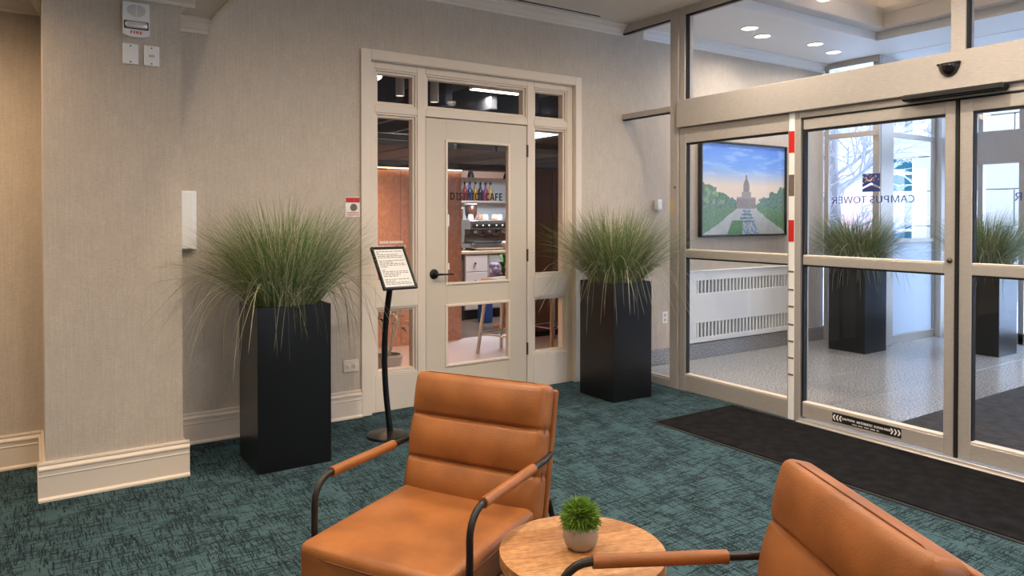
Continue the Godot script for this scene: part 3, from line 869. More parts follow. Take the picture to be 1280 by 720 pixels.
	for r in [[0.048, 0.190], [0.480, 0.606]]:
		obj("grille_recess", bx(V(0.125, r[0], 0.0), V(L - 0.06, r[1], 0.012)), M.grille_dark, t)
		g = G.new()
		var n := 30
		for k in n:
			var x := 0.125 + (k + 0.5) * (L - 0.185) / n
			g.box(V(x - 0.012, r[0], 0.020), V(x + 0.012, r[1], zf - 0.004))
		tag(obj("grille", g, M.white_plastic, t), "", "", "", "stuff")
	# painting
	t = thing("painting", V(1.785, 1.675, VZ))
	tag(t, "framed painting of a domed building behind gardens under blue sky", "painting")
	obj("frame", bx(V(-0.675, -0.478, 0), V(-0.655, 0.478, 0.05), 0.003), M.black_metal, t)
	obj("frame", bx(V(0.655, -0.478, 0), V(0.675, 0.478, 0.05), 0.003), M.black_metal, t)
	obj("frame", bx(V(-0.655, 0.458, 0), V(0.655, 0.478, 0.05), 0.003), M.black_metal, t)
	obj("frame", bx(V(-0.655, -0.478, 0), V(0.655, -0.458, 0.05), 0.003), M.black_metal, t)
	g = G.new()
	g.quad(V(-0.655, -0.458, 0.030), V(0.655, -0.458, 0.030), V(0.655, 0.458, 0.030), V(-0.655, 0.458, 0.030))
	var pm := mat("painted_canvas", Color.WHITE, 0.35)
	pm.albedo_texture = painting_texture()
	obj("canvas", g, pm, t)
	# small things on the vestibule wall
	t = thing("wall_dispenser", V(0.545, 1.51, VZ))
	tag(t, "small white dispenser on the vestibule wall behind the sidelight", "dispenser")
	obj("body", bx(V(-0.035, -0.05, 0), V(0.035, 0.05, 0.05), 0.010), M.white_plastic, t)
	obj("nozzle", bx(V(-0.015, -0.065, 0.01), V(0.015, -0.048, 0.04), 0.004), M.grey_plastic, t)
	t = thing("wall_outlet", V(0.66, 0.44, VZ))
	tag(t, "white wall outlet seen low through the narrow sidelight", "outlet")
	obj("plate", bx(V(-0.035, -0.055, 0), V(0.035, 0.055, 0.006), 0.002), M.white_plastic, t)
	for y in [-0.022, 0.022]: obj("socket", bx(V(-0.015, y - 0.013, 0.006), V(0.015, y + 0.013, 0.009), 0.001), M.grey_plastic, t)
	# downlights
	var k := 0
	for p in [[1.119, 0.463, "nearest the inner glass wall"], [1.462, 0.341, "second along the painting wall"], [2.169, 0.429, "third along the painting wall"], [2.646, 0.325, "farthest near the outer window"]]:
		downlight(V(p[0], VC, p[1]), "round recessed ceiling downlight in the vestibule, " + p[2], 0.8, 0.085, "vestibule downlights", 85.0, Color(1.0, 0.965, 0.92))
	downlight(V(0.9, VC, 4.55), "round recessed ceiling downlight in the vestibule, past the mat", 0.8, 0.085, "vestibule downlights", 85.0, Color(1.0, 0.965, 0.92))

func downlight(at: Vector3, label: String, e: float, r: float, group: String, angle := 60.0, c := WARM) -> void:
	var t := thing("ceiling_downlight", at)
	tag(t, label, "downlight", group)
	obj("trim_ring", G.new().lathe([Vector2(r, 0), Vector2(r, -0.006), Vector2(r * 0.86, -0.008), Vector2(r * 0.82, -0.002)], 28), M.white_plastic, t)
	if not M.has("downlight_lens"): glow("downlight_lens", Color(1.0, 0.93, 0.84), 4.0)
	obj("lens", G.new().lathe([Vector2(r * 0.83, -0.003), Vector2(0.0001, -0.004)], 28), M.downlight_lens, t)
	spot("downlight_lamp", at + V(0, -0.012, 0), e, c, angle, r * 0.8)

func window_frame(called: String, label: String, xf: Transform3D, w: float) -> void:
	# along local +x, seen from local +z
	var A: Material = M.champagne_aluminium
	var t := thing(called, Vector3.ZERO)
	t.transform = xf
	tag(t, label, "window", "", "structure")
	for s in [[0.0, 0.02], [w - 0.05, w]]: obj("jamb", bx(V(s[0], 0, -0.04), V(s[1], VC, 0.0), 0.003), A, t)
	for r in [[0.0, 0.075], [1.105, 1.155], [2.27, 2.325], [3.06, VC]]: obj("rail", bx(V(0.02, r[0], -0.04), V(w - 0.05, r[1], 0.0), 0.003), A, t)
	obj("sill_bead", bx(V(0.02, 0.075, -0.02), V(w - 0.05, 0.09, 0.012), 0.003), A, t)
	obj("frosted_pane", bx(V(0.02, 0.09, -0.024), V(w - 0.05, 1.105, -0.020)), M.frosted_film, t)
	obj("pane", bx(V(0.02, 1.155, -0.024), V(w - 0.05, 2.27, -0.020)), M.clear_glass, t)
	obj("pane", bx(V(0.02, 2.325, -0.024), V(w - 0.05, 3.06, -0.020)), M.clear_glass, t)

func painting_texture() -> ImageTexture:
	var W := 360; var H := 256
	var n1 := noise_bytes(81, 0.03, W, H, W, H, 4)
	var n2 := noise_bytes(82, 0.09, W, H, W, H, 3)
	var n3 := noise_bytes(83, 0.05, W, H, 60, H, 3)
	var out := PackedByteArray(); out.resize(W * H * 3)
	for y in H:
		for x in W:
			var k := y * W + x
			var u := float(x) / W; var v := float(y) / H
			var a := n1[k] / 255.0; var b := n2[k] / 255.0; var s := n3[k] / 255.0
			var c := Color(0.30, 0.50, 0.86).lerp(Color(0.52, 0.68, 0.90), clampf(v * 2.6, 0, 1))
			c = c.lerp(Color(0.90, 0.80, 0.70), clampf((v - 0.26) * 5.0, 0, 1))
			if v < 0.34: c = c.lerp(Color(0.80, 0.87, 0.95), clampf((s - 0.55) * 2.0, 0, 0.32))
			# far hedge line, trees either side
			var left_edge := 0.44 + 0.62 * maxf(u - 0.02, 0.0) * 0.75 + (a - 0.5) * 0.10
			var right_edge := 0.46 + 0.55 * maxf(0.97 - u, 0.0) + (a - 0.5) * 0.10
			var tree := (u < 0.40 and v > left_edge) or (u > 0.62 and v > right_edge)
			if v > 0.70:
				c = Color(0.62, 0.64, 0.62).lerp(Color(0.72, 0.70, 0.68), a)
				var off := absf(u - 0.52)
				if off > 0.10 + (v - 0.70) * 1.35 + (a - 0.5) * 0.05: c = Color(0.22, 0.36, 0.22).lerp(Color(0.42, 0.56, 0.30), b)
				if off < 0.03 + (v - 0.70) * 0.42:
					c = Color(0.44, 0.50, 0.56).lerp(Color(0.74, 0.78, 0.80), clampf((b - 0.35) * 2.4, 0, 1))
					if fmod(v * 26.0, 1.0) < 0.35 and v < 0.86: c = c.lerp(Color(0.24, 0.30, 0.34), 0.7)
				if v > 0.84 and off > 0.05 and off < 0.17 + (v - 0.84) * 0.4 and u < 0.52: c = Color(0.24, 0.42, 0.22).lerp(Color(0.40, 0.55, 0.3), b)
			elif tree:
				c = Color(0.20, 0.32, 0.26).lerp(Color(0.44, 0.56, 0.36), clampf(b * 1.2 - 0.15, 0, 1))
				if u < 0.26 and v < 0.66 and a > 0.56: c = c.lerp(Color(0.62, 0.70, 0.34), 0.5)
			# the building: wings, body, drum, dome, lantern
			var bu := absf(u - 0.515)
			var stone := Color(0.50, 0.44, 0.40).lerp(Color(0.66, 0.58, 0.50), b)
			if (v > 0.58 and v < 0.71 and bu < 0.115) or (v > 0.52 and v < 0.71 and bu < 0.055):
				c = stone
				if fmod(u * 60.0, 1.0) < 0.35 and v > 0.60: c = c.darkened(0.3)
			elif v > 0.44 and v <= 0.54 and bu < 0.036: c = stone.darkened(0.12)
			elif v > 0.375 and v <= 0.45 and bu < 0.036 * sqrt(clampf((v - 0.37) / 0.08, 0, 1)): c = stone.darkened(0.2)
			elif v > 0.33 and v <= 0.38 and bu < 0.009: c = stone.darkened(0.25)
			out[k * 3] = int(c.r * 255); out[k * 3 + 1] = int(c.g * 255); out[k * 3 + 2] = int(c.b * 255)
	return tex(W, H, out)

# ---------------------------------------------------------------- cafe behind the door
func build_cafe() -> void:
	structure("floor_cafe", bx(V(-3.6, -0.12, -2.45), V(3.05, 0.0, -0.2)), M.cafe_floor_light)
	structure("floor_bar", bx(V(-3.6, -0.12, -7.0), V(3.05, 0.0, -2.45)), M.cafe_floor_dark)
	structure("wall_cafe_west", bx(V(-3.75, 0, -7.0), V(-3.6, 3.2, -0.26)), M.dark_wood)
	structure("wall_cafe_east", bx(V(3.05, 0, -7.0), V(3.2, 3.2, -0.2)), M.dark_wood)
	structure("wall_bar", bx(V(-3.75, 0, -5.75), V(3.2, 3.2, -5.6)), M.cafe_back_wall)
	structure("ceiling_cafe", bx(V(-3.75, 3.05, -7.15), V(3.2, 3.2, -0.18)), M.cafe_ceiling_dark)
	structure("wall_cafe_lining", bx(V(0.262, 0, -0.24), V(3.05, 3.2, -0.2)), M.dark_wood)
	# dark ceiling fins running away from the door
	var fin := thing("ceiling_baffle", V(0, 2.55, -4.4))
	tag(fin, "row of dark ceiling baffles above the cafe", "baffles")
	for k in 10: obj("fin", bx(V(-3.0 + k * 0.55, 0, -2.0), V(-2.92 + k * 0.55, 0.30, 2.6), 0.004), M.cafe_ceiling_dark, fin)
	var can := thing("slatted_canopy", V(0, 1.99, -2.28))
	tag(can, "low dark slatted canopy hanging inside the cafe door", "canopy")
	for k in 9: obj("board", bx(V(-2.5 + k * 0.42, 0, 0), V(-2.5 + k * 0.42 + 0.40, 0.05, 1.5), 0.006), M.cafe_ceiling_dark, can)
	for z in [0.1, 1.3]: obj("hanger_beam", bx(V(-2.5, 0.05, z), V(1.26, 0.12, z + 0.06), 0.004), M.cafe_soffit_dark, can)
	# wood partition with a lit top
	var t := thing("wood_partition", V(0, 0, -2.4))
	tag(t, "warm wood panelled partition in the cafe under a glowing strip", "partition")
	var n := 8
	for k in n:
		var x0 := -3.3 + k * (3.036 / n)
		obj("board", bx(V(x0, 0.0, -0.05), V(x0 + 3.036 / n - 0.004, 1.895, 0.0), 0.003), M.warm_wood_panel, t)
	obj("soffit", bx(V(-3.3, 1.925, -0.05), V(1.3, 2.03, 0.115), 0.004), M.cafe_soffit_dark, t)
	glow("amber_led", Color(1.0, 0.78, 0.55), 4.0)
	obj("light_strip", bx(V(-3.3, 1.916, 0.008), V(-0.28, 1.925, 0.03)), M.amber_led, t)
	area("strip_lamp", V(-1.78, 1.910, -2.381), V(0, -1, -0.25), 3.0, 0.02, 3.6, Color(1.0, 0.80, 0.62))
	# second dark panel seen in the right-hand sidelight
	t = thing("wood_cabinet", V(0.30, 0, -2.06))
	tag(t, "dark brown wood cabinet seen through the narrow glass beside the hinges", "cabinet")
	obj("body", bx(V(0, 0.06, -0.04), V(0.9, 1.95, 0.0), 0.004), M.dark_wood, t)
	obj("door", bx(V(0.01, 0.08, 0.0), V(0.445, 1.94, 0.018), 0.003), M.dark_wood, t)
	obj("door", bx(V(0.455, 0.08, 0.0), V(0.89, 1.94, 0.018), 0.003), M.dark_wood, t)
	obj("plinth", bx(V(0.01, 0, -0.04), V(0.89, 0.06, -0.005)), M.black_gasket, t)
	# bar counter
	var cz := -3.7
	t = thing("drawer_cabinet", V(0.52, 0, cz))
	tag(t, "white drawer cabinet under the cafe counter", "cabinet")
	obj("body", bx(V(0, 0.13, -0.75), V(0.36, 0.885, 0.0), 0.003), M.cafe_white, t)
	obj("plinth", bx(V(0, 0, -0.75), V(0.36, 0.13, -0.04)), M.black_gasket, t)
	for r in [[0.14, 0.40], [0.41, 0.64], [0.65, 0.875]]:
		var d := obj("drawer", bx(V(0.006, r[0], 0.0), V(0.354, r[1], 0.016), 0.003), M.cafe_white, t)
		obj("knob", G.new().lathe([Vector2(0.0001, 0.028), Vector2(0.014, 0.024), Vector2(0.016, 0.016), Vector2(0.006, 0.0)], 14, Transform3D(Basis(Vector3.RIGHT, PI / 2), V(0.15, (r[0] + r[1]) / 2, 0.016))), M.dark_hinge, d)
	t = thing("bar_cabinet", V(0.885, 0, cz))
	tag(t, "grey bar cabinet beside the white drawers", "cabinet")
	obj("body", bx(V(0, 0.13, -0.75), V(1.5, 0.885, 0.0), 0.003), M.grey_plastic, t)
	obj("plinth", bx(V(0, 0, -0.75), V(1.5, 0.13, -0.04)), M.black_gasket, t)
	obj("door", bx(V(0.02, 0.15, 0), V(0.74, 0.87, 0.015), 0.003), M.grey_plastic, t)
	obj("door", bx(V(0.76, 0.15, 0), V(1.48, 0.87, 0.015), 0.003), M.grey_plastic, t)
	t = thing("side_cooler", V(0.30, 0, cz))
	tag(t, "narrow black cooler at the end of the cafe counter", "cooler")
	obj("body", bx(V(0, 0, -0.75), V(0.21, 0.885, 0.0), 0.006), M.black_print, t)
	obj("handle", bx(V(0.17, 0.4, 0.0), V(0.185, 0.8, 0.02), 0.004), M.steel, t)
	var ct := obj("countertop", bx(V(0.28, 0.888, cz - 0.80), V(2.42, 0.93, cz + 0.03), 0.006), M.counter_top)
	tag(ct, "pale wood countertop along the cafe bar", "countertop")
	espresso(V(0.66, 0.932, cz - 0.45))
	grinder(V(0.74, 0.932, cz - 0.60), "coffee grinder with a dark bean hopper behind the espresso machine, beside the cup stack", 0.30)
	grinder(V(0.97, 0.932, cz - 0.60), "taller coffee grinder with a brown bean hopper behind the espresso machine", 0.36)
	t = thing("cup_stack", V(0.50, 0.932, cz - 0.2))
	tag(t, "tall stack of pale paper cups on the counter end", "cups")
	for k in 9: obj("cup", G.new().lathe([Vector2(0.030, 0), Vector2(0.043, 0.10), Vector2(0.045, 0.103), Vector2(0.041, 0.103)], 18, Transform3D(Basis(), V(0, 0.20 + k * 0.03, 0))), M.cafe_white, t)
	obj("holder", bx(V(-0.05, 0, -0.05), V(0.05, 0.20, 0.05), 0.006), M.black_print, t)
	t = thing("bottle_shelf", V(1.9, 1.66, -5.60))
	tag(t, "white shelf on the bright wall behind the bar", "shelf")
	obj("board", bx(V(-0.7, -0.03, 0), V(0.9, 0, 0.2), 0.003), M.cafe_white, t)
	for s in [-0.5, 0.7]: obj("bracket", bx(V(s, -0.12, 0), V(s + 0.03, -0.03, 0.16), 0.003), M.steel, t)
	var tints := [rgb(170, 60, 70), rgb(80, 90, 150), rgb(200, 150, 60), rgb(60, 70, 90), rgb(190, 90, 130), rgb(220, 190, 120)]
	var says := ["red", "blue", "amber", "slate", "pink", "straw coloured"]
	for k in 6:
		var bm := mat("bottle_tint_%d" % k, tints[k], 0.15)
		t = thing("syrup_bottle", V(1.56 + k * 0.10, 1.66, -5.50))
		tag(t, says[k] + " syrup bottle on the shelf behind the bar", "bottle", "syrup bottles behind the bar")
		obj("glass_body", G.new().lathe([Vector2(0.0001, 0), Vector2(0.042, 0.002), Vector2(0.042, 0.17), Vector2(0.015, 0.22), Vector2(0.014, 0.27)], 14), bm, t)
		obj("pump_cap", G.new().lathe([Vector2(0.017, 0.27), Vector2(0.017, 0.30), Vector2(0.004, 0.31), Vector2(0.0001, 0.34)], 12), M.black_print, t)
	# bulkhead and pendants over the bar
	structure("ceiling_bulkhead", bx(V(0.1, 2.03, -5.6), V(3.05, 2.55, -5.3)), M.cafe_pink_bulkhead)
	for p in [[1.26, -4.8, "nearer the cups"], [1.92, -4.8, "above the espresso machine"]]:
		t = thing("pendant_lamp", V(p[0], 2.0, p[1]))
		tag(t, "small cylinder pendant lamp over the cafe bar, " + p[2], "lamp", "bar pendants")
		obj("cord", G.new().tube([V(0, 0.09, 0), V(0, 1.05, 0)], 0.012, 8), M.black_metal, t)
		obj("shade", G.new().lathe([Vector2(0.0001, 0.10), Vector2(0.035, 0.09), Vector2(0.06, 0.0), Vector2(0.055, 0.0)], 18), M.black_metal, t)
		obj("bulb", G.new().lathe([Vector2(0.054, 0.006), Vector2(0.0001, 0.004)], 18), M.downlight_lens, t)
		spot("pendant_light", V(p[0], 1.99, p[1]), 0.8, WARM, 65, 0.05)
	# lit ceiling cans over the near seating
	for p in [[-1.657, 2.455, -1.05, "beside the narrow sidelight"], [-1.319, 2.43, -1.05, "near the door top"]]:
		t = thing("can_light", V(p[0], p[1], p[2]))
		tag(t, "pale cylinder can light hanging inside the cafe, " + p[3], "lamp", "cafe can lights")
		obj("can", G.new().lathe([Vector2(0.0001, 0.24), Vector2(0.038, 0.24), Vector2(0.038, 0.0), Vector2(0.034, 0.0), Vector2(0.034, 0.02)], 18), M.grey_plastic, t)
		obj("stem", G.new().tube([V(0, 0.24, 0), V(0, 3.05 - p[1], 0)], 0.008, 8), M.black_metal, t)
		obj("lens", G.new().lathe([Vector2(0.034, 0.012), Vector2(0.0001, 0.010)], 18), M.downlight_lens, t)
		spot("can_lamp", V(p[0], p[1] - 0.005, p[2]), 0.8, WARM, 55, 0.04)
	t = thing("linear_lamp", V(-0.31, 2.70, -1.6))
	tag(t, "pale linear lamp hanging in the cafe above the door", "lamp")
	obj("housing", bx(V(-0.30, 0, -0.05), V(0.30, 0.05, 0.05), 0.004), M.white_plastic, t)
	obj("diffuser", bx(V(-0.29, -0.006, -0.045), V(0.29, 0.0, 0.045)), M.downlight_lens, t)
	for x in [-0.25, 0.25]: obj("cable", G.new().tube([V(x, 0.05, 0), V(x, 0.35, 0)], 0.004, 6), M.black_metal, t)
	area("linear_light", V(-0.31, 2.688, -1.6), V(0, -1, 0), 0.58, 0.09, 1.2, WARM)
	var dl := [[-2.4, -1.4], [0.9, -2.6], [1.2, -1.2], [2.6, -2.6]]
	var where := ["by the partition", "between counter and door", "behind the vestibule wall", "at the far side of the bar"]
	for k in 4: downlight(V(dl[k][0], 3.05, dl[k][1]), "recessed downlight in the dark cafe ceiling, " + where[k], 2.0, 0.07, "cafe downlights")
	# bright light over the bar back
	t = thing("bar_ceiling_panel", V(1.0, 2.52, -3.3))
	tag(t, "square light panel hanging over the cafe bar", "light panel")
	obj("frame", bx(V(-0.62, -0.012, -0.32), V(0.62, 0, 0.32), 0.003), M.white_plastic, t)
	glow("panel_glow", Color(0.92, 0.96, 1.0), 3.0)
	obj("diffuser", bx(V(-0.6, -0.016, -0.3), V(0.6, -0.012, 0.3)), M.panel_glow, t)
	area("panel_lamp", V(1.0, 2.50, -3.3), V(0, -1, 0), 1.2, 0.6, 6.0, Color(0.92, 0.96, 1.0))
	# plant on a stand, stools, bin, trolley wheel
	t = thing("flower_pot", V(0.66, 0, -2.95))
	tag(t, "leafy green plant with lavender and pink blooms before the counter", "plant")
	obj("stand", G.new().lathe([Vector2(0.14, 0), Vector2(0.14, 0.02), Vector2(0.02, 0.03), Vector2(0.02, 0.46), Vector2(0.13, 0.48), Vector2(0.13, 0.50), Vector2(0.0001, 0.50)], 18), M.terracotta, t)
	obj("pot", G.new().lathe([Vector2(0.0001, 0.5), Vector2(0.07, 0.5), Vector2(0.10, 0.64), Vector2(0.10, 0.66), Vector2(0.085, 0.66)], 18), M.terracotta, t)
	var rng := RandomNumberGenerator.new(); rng.seed = 44
	for k in 26:
		var az := rng.randf() * TAU
		var b := V(0, rng.randf_range(0.64, 0.86), 0)
		var L := rng.randf_range(0.14, 0.24)
		obj("leaf", leaf_shape(b, V(cos(az), rng.randf_range(0.2, 1.1), sin(az)).normalized(), L, 0.07), M.leaf_green, t)
	for k in 7:
		var az := rng.randf() * TAU
		obj("petal_cluster", blob(V(-0.16 + rng.randf_range(-0.05, 0.05), 0.74 + rng.randf_range(-0.1, 0.08), 0.06 + rng.randf_range(-0.05, 0.05)), 0.045), M.lavender_petal, t)
	for k in 4: obj("bloom", blob(V(0.02 + rng.randf_range(-0.03, 0.03), 1.02 + rng.randf_range(-0.04, 0.04), 0.05 + rng.randf_range(-0.03, 0.03)), 0.04), M.pink_petal, t)
	stool(V(-0.30, 0, -1.45), 0.35, "pale wooden bar stool inside the cafe door")
	stool(V(0.44, 0, -1.62), 0.1, "pale bar stool seen through the low glass near the hinges")
	t = thing("recycling_bin", V(0.66, 0, -3.40))
	tag(t, "blue recycling bin standing before the bar", "bin")
	obj("body", G.new().box(V(-0.06, 0.0, -0.1), V(0.06, 0.27, 0.1), 0.012), M.blue_bin, t)
	obj("lid", G.new().box(V(-0.065, 0.27, -0.105), V(0.065, 0.295, 0.105), 0.006), M.blue_bin, t)
	# indoor plant low behind the narrow sidelight
	t = thing("floor_plant", V(-1.72, 0, -1.15))
	tag(t, "pale leaved floor plant low behind the narrow sidelight", "plant")
	obj("pot", G.new().lathe([Vector2(0.0001, 0), Vector2(0.09, 0), Vector2(0.12, 0.16), Vector2(0.12, 0.18), Vector2(0.10, 0.18)], 18), M.grey_plastic, t)
	for k in 5:
		var az := rng.randf() * TAU
		obj("stem", G.new().tube([V(0, 0.15, 0), V(cos(az) * 0.06, 0.4, sin(az) * 0.06), V(cos(az) * 0.14, 0.66, sin(az) * 0.14)], 0.008, 7), M.grey_plastic, t)
	for k in 34:
		var az := rng.randf() * TAU
		var b := V(cos(az) * rng.randf_range(0.02, 0.14), rng.randf_range(0.40, 0.72), sin(az) * rng.randf_range(0.02, 0.14))
		obj("leaf", leaf_shape(b, V(cos(az), rng.randf_range(-0.4, 0.7), sin(az)).normalized(), rng.randf_range(0.09, 0.15), 0.045), M.grey_plastic if k % 2 else M.dark_leaf if M.has("dark_leaf") else mat("dark_leaf", rgb(40, 46, 42), 0.5), t)
	t = thing("trolley_wheel", V(-1.13, 0, -1.72))
	tag(t, "black castor wheel of a trolley parked by the partition", "wheel")
	obj("tyre", G.new().lathe([Vector2(0.03, -0.015), Vector2(0.055, -0.013), Vector2(0.055, 0.013), Vector2(0.03, 0.015), Vector2(0.03, -0.015)], 22, Transform3D(Basis(Vector3.RIGHT, PI / 2), V(0, 0.056, 0))), M.black_print, t)
	obj("hub", G.new().lathe([Vector2(0.0001, -0.016), Vector2(0.03, -0.016), Vector2(0.03, 0.016), Vector2(0.0001, 0.016)], 16, Transform3D(Basis(Vector3.RIGHT, PI / 2), V(0, 0.056, 0))), M.steel, t)
	obj("fork", bx(V(-0.02, 0.05, 0.016), V(0.02, 0.22, 0.024), 0.003), M.black_metal, t)
	obj("post", G.new().tube([V(0, 0.2, 0.02), V(0, 0.72, 0.02)], 0.014, 10), M.black_metal, t)

func leaf_shape(b: Vector3, d: Vector3, L: float, w: float) -> G:
	var g := G.new()
	var s := d.cross(Vector3.UP).normalized()
	if s.length() < 0.1: s = Vector3.RIGHT
	var nrm := s.cross(d)
	var m := b + d * L * 0.5 + nrm * L * 0.12
	var e := b + d * L - V(0, L * 0.15, 0)
	g.tri(b, m + s * w / 2, m); g.tri(b, m, m - s * w / 2); g.tri(m + s * w / 2, e, m); g.tri(m, e, m - s * w / 2)
	return g

func blob(c: Vector3, r: float) -> G:
	var prof := []
	for k in 7: prof.append(Vector2(sin(PI * k / 6.0) * r * (1.0 + 0.15 * (k % 2)) + 0.0001, -cos(PI * k / 6.0) * r))
	return G.new().lathe(prof, 10, Transform3D(Basis(), c))

func espresso(at: Vector3) -> void:
	var t := thing("espresso_machine", at)
	tag(t, "steel espresso machine with group heads on the cafe counter", "coffee machine")
	obj("base", bx(V(0, 0.03, 0.0), V(0.80, 0.10, 0.42), 0.008), M.steel, t)
	obj("drip_tray", bx(V(0.03, 0.10, 0.20), V(0.77, 0.125, 0.42), 0.004), M.grille_dark, t)
	obj("back_panel", bx(V(0, 0.10, 0.0), V(0.80, 0.30, 0.20), 0.006), M.steel, t)
	obj("upper_body", bx(V(-0.01, 0.29, 0.0), V(0.81, 0.42, 0.36), 0.014), M.steel, t)
	obj("control_strip", bx(V(0.03, 0.32, 0.36), V(0.77, 0.37, 0.366)), M.black_print, t)
	obj("cup_rail", G.new().tube([V(0.02, 0.432, 0.345), V(0.78, 0.432, 0.345)], 0.006, 8), M.steel, t)
	for x in [0.02, 0.4, 0.78]: obj("rail_post", G.new().tube([V(x, 0.415, 0.345), V(x, 0.432, 0.345)], 0.005, 8), M.steel, t)
	for x in [0.14, 0.36, 0.58]:
		obj("group_head", G.new().lathe([Vector2(0.0001, 0.06), Vector2(0.036, 0.06), Vector2(0.036, 0.0), Vector2(0.0001, 0.0)], 16, Transform3D(Basis(), V(x, 0.235, 0.28))), M.steel, t)
		obj("portafilter", G.new().tube([V(x, 0.225, 0.28), V(x, 0.215, 0.36), V(x + 0.02, 0.195, 0.47)], [0.012, 0.013, 0.016], 9), M.black_print, t)
	for x in [0.1, 0.2, 0.3, 0.42, 0.52, 0.62, 0.72]:
		obj("button", G.new().lathe([Vector2(0.0001, 0.012), Vector2(0.012, 0.010), Vector2(0.012, 0)], 12, Transform3D(Basis(Vector3.RIGHT, PI / 2), V(x, 0.345, 0.366))), M.white_plastic, t)
	for x in [0.05, 0.74]: obj("foot", G.new().lathe([Vector2(0.025, 0), Vector2(0.025, 0.03), Vector2(0.0001, 0.03)], 12, Transform3D(Basis(), V(x, 0, 0.35))), M.black_print, t)
	var tints := [M.cafe_white, M.terracotta, M.cafe_white, M.peach_print, M.cafe_white, M.terracotta]
	var says := ["white", "terracotta", "white", "peach", "cream", "brown"]
	var spots := ["at the cup rail end", "beside the rail end", "third on the machine top", "in the middle of the machine top", "fifth on the machine top", "last on the machine top"]
	for k in 6:
		var c := thing("coffee_cup", at + V(0.10 + k * 0.12, 0.4205, 0.20 + 0.05 * (k % 2)))
		tag(c, says[k] + " cup upside down on the espresso machine, " + spots[k], "cup", "cups on the espresso machine")
		obj("bowl", G.new().lathe([Vector2(0.045, 0), Vector2(0.043, 0.03), Vector2(0.030, 0.075), Vector2(0.0001, 0.078)], 16), tints[k], c)

func grinder(at: Vector3, label: String, h: float) -> void:
	var t := thing("coffee_grinder", at)
	tag(t, label, "grinder", "coffee grinders")
	obj("body", G.new().lathe([Vector2(0.0001, 0), Vector2(0.09, 0), Vector2(0.09, 0.03), Vector2(0.07, 0.05), Vector2(0.07, h), Vector2(0.0001, h)], 18), M.black_print, t)
	obj("hopper", G.new().lathe([Vector2(0.035, h), Vector2(0.05, h + 0.05), Vector2(0.085, h + 0.14), Vector2(0.088, h + 0.27), Vector2(0.0001, h + 0.27)], 20), M.hopper_brown, t)
	obj("hopper_lid", G.new().lathe([Vector2(0.0001, h + 0.30), Vector2(0.092, h + 0.295), Vector2(0.092, h + 0.27), Vector2(0.0001, h + 0.27)], 20), M.grey_plastic, t)

func stool(at: Vector3, turn: float, label: String) -> void:
	var t := thing("bar_stool", at, turn)
	tag(t, label, "stool", "cafe bar stools")
	for sx in [-1, 1]:
		for sz in [-1, 1]:
			obj("leg", G.new().tube([V(0.20 * sx, 0, 0.20 * sz), V(0.13 * sx, 0.72, 0.13 * sz)], [0.018, 0.020], 8), M.counter_top if sz > 0 else M.grey_plastic, t)
	for y in [0.20]:
		for s in [-1, 1]:
			obj("stretcher", G.new().tube([V(-0.18, y, 0.18 * s), V(0.18, y, 0.18 * s)], 0.011, 8), M.steel, t)
			obj("stretcher", G.new().tube([V(0.18 * s, y, -0.18), V(0.18 * s, y, 0.18)], 0.011, 8), M.steel, t)
	obj("seat", G.new().cushion(V(0.36, 0.05, 0.36), 0.02, Vector3i(4, 1, 4), func(p): return p, Transform3D(Basis(), V(0, 0.745, 0))).smooth(), M.counter_top, t)

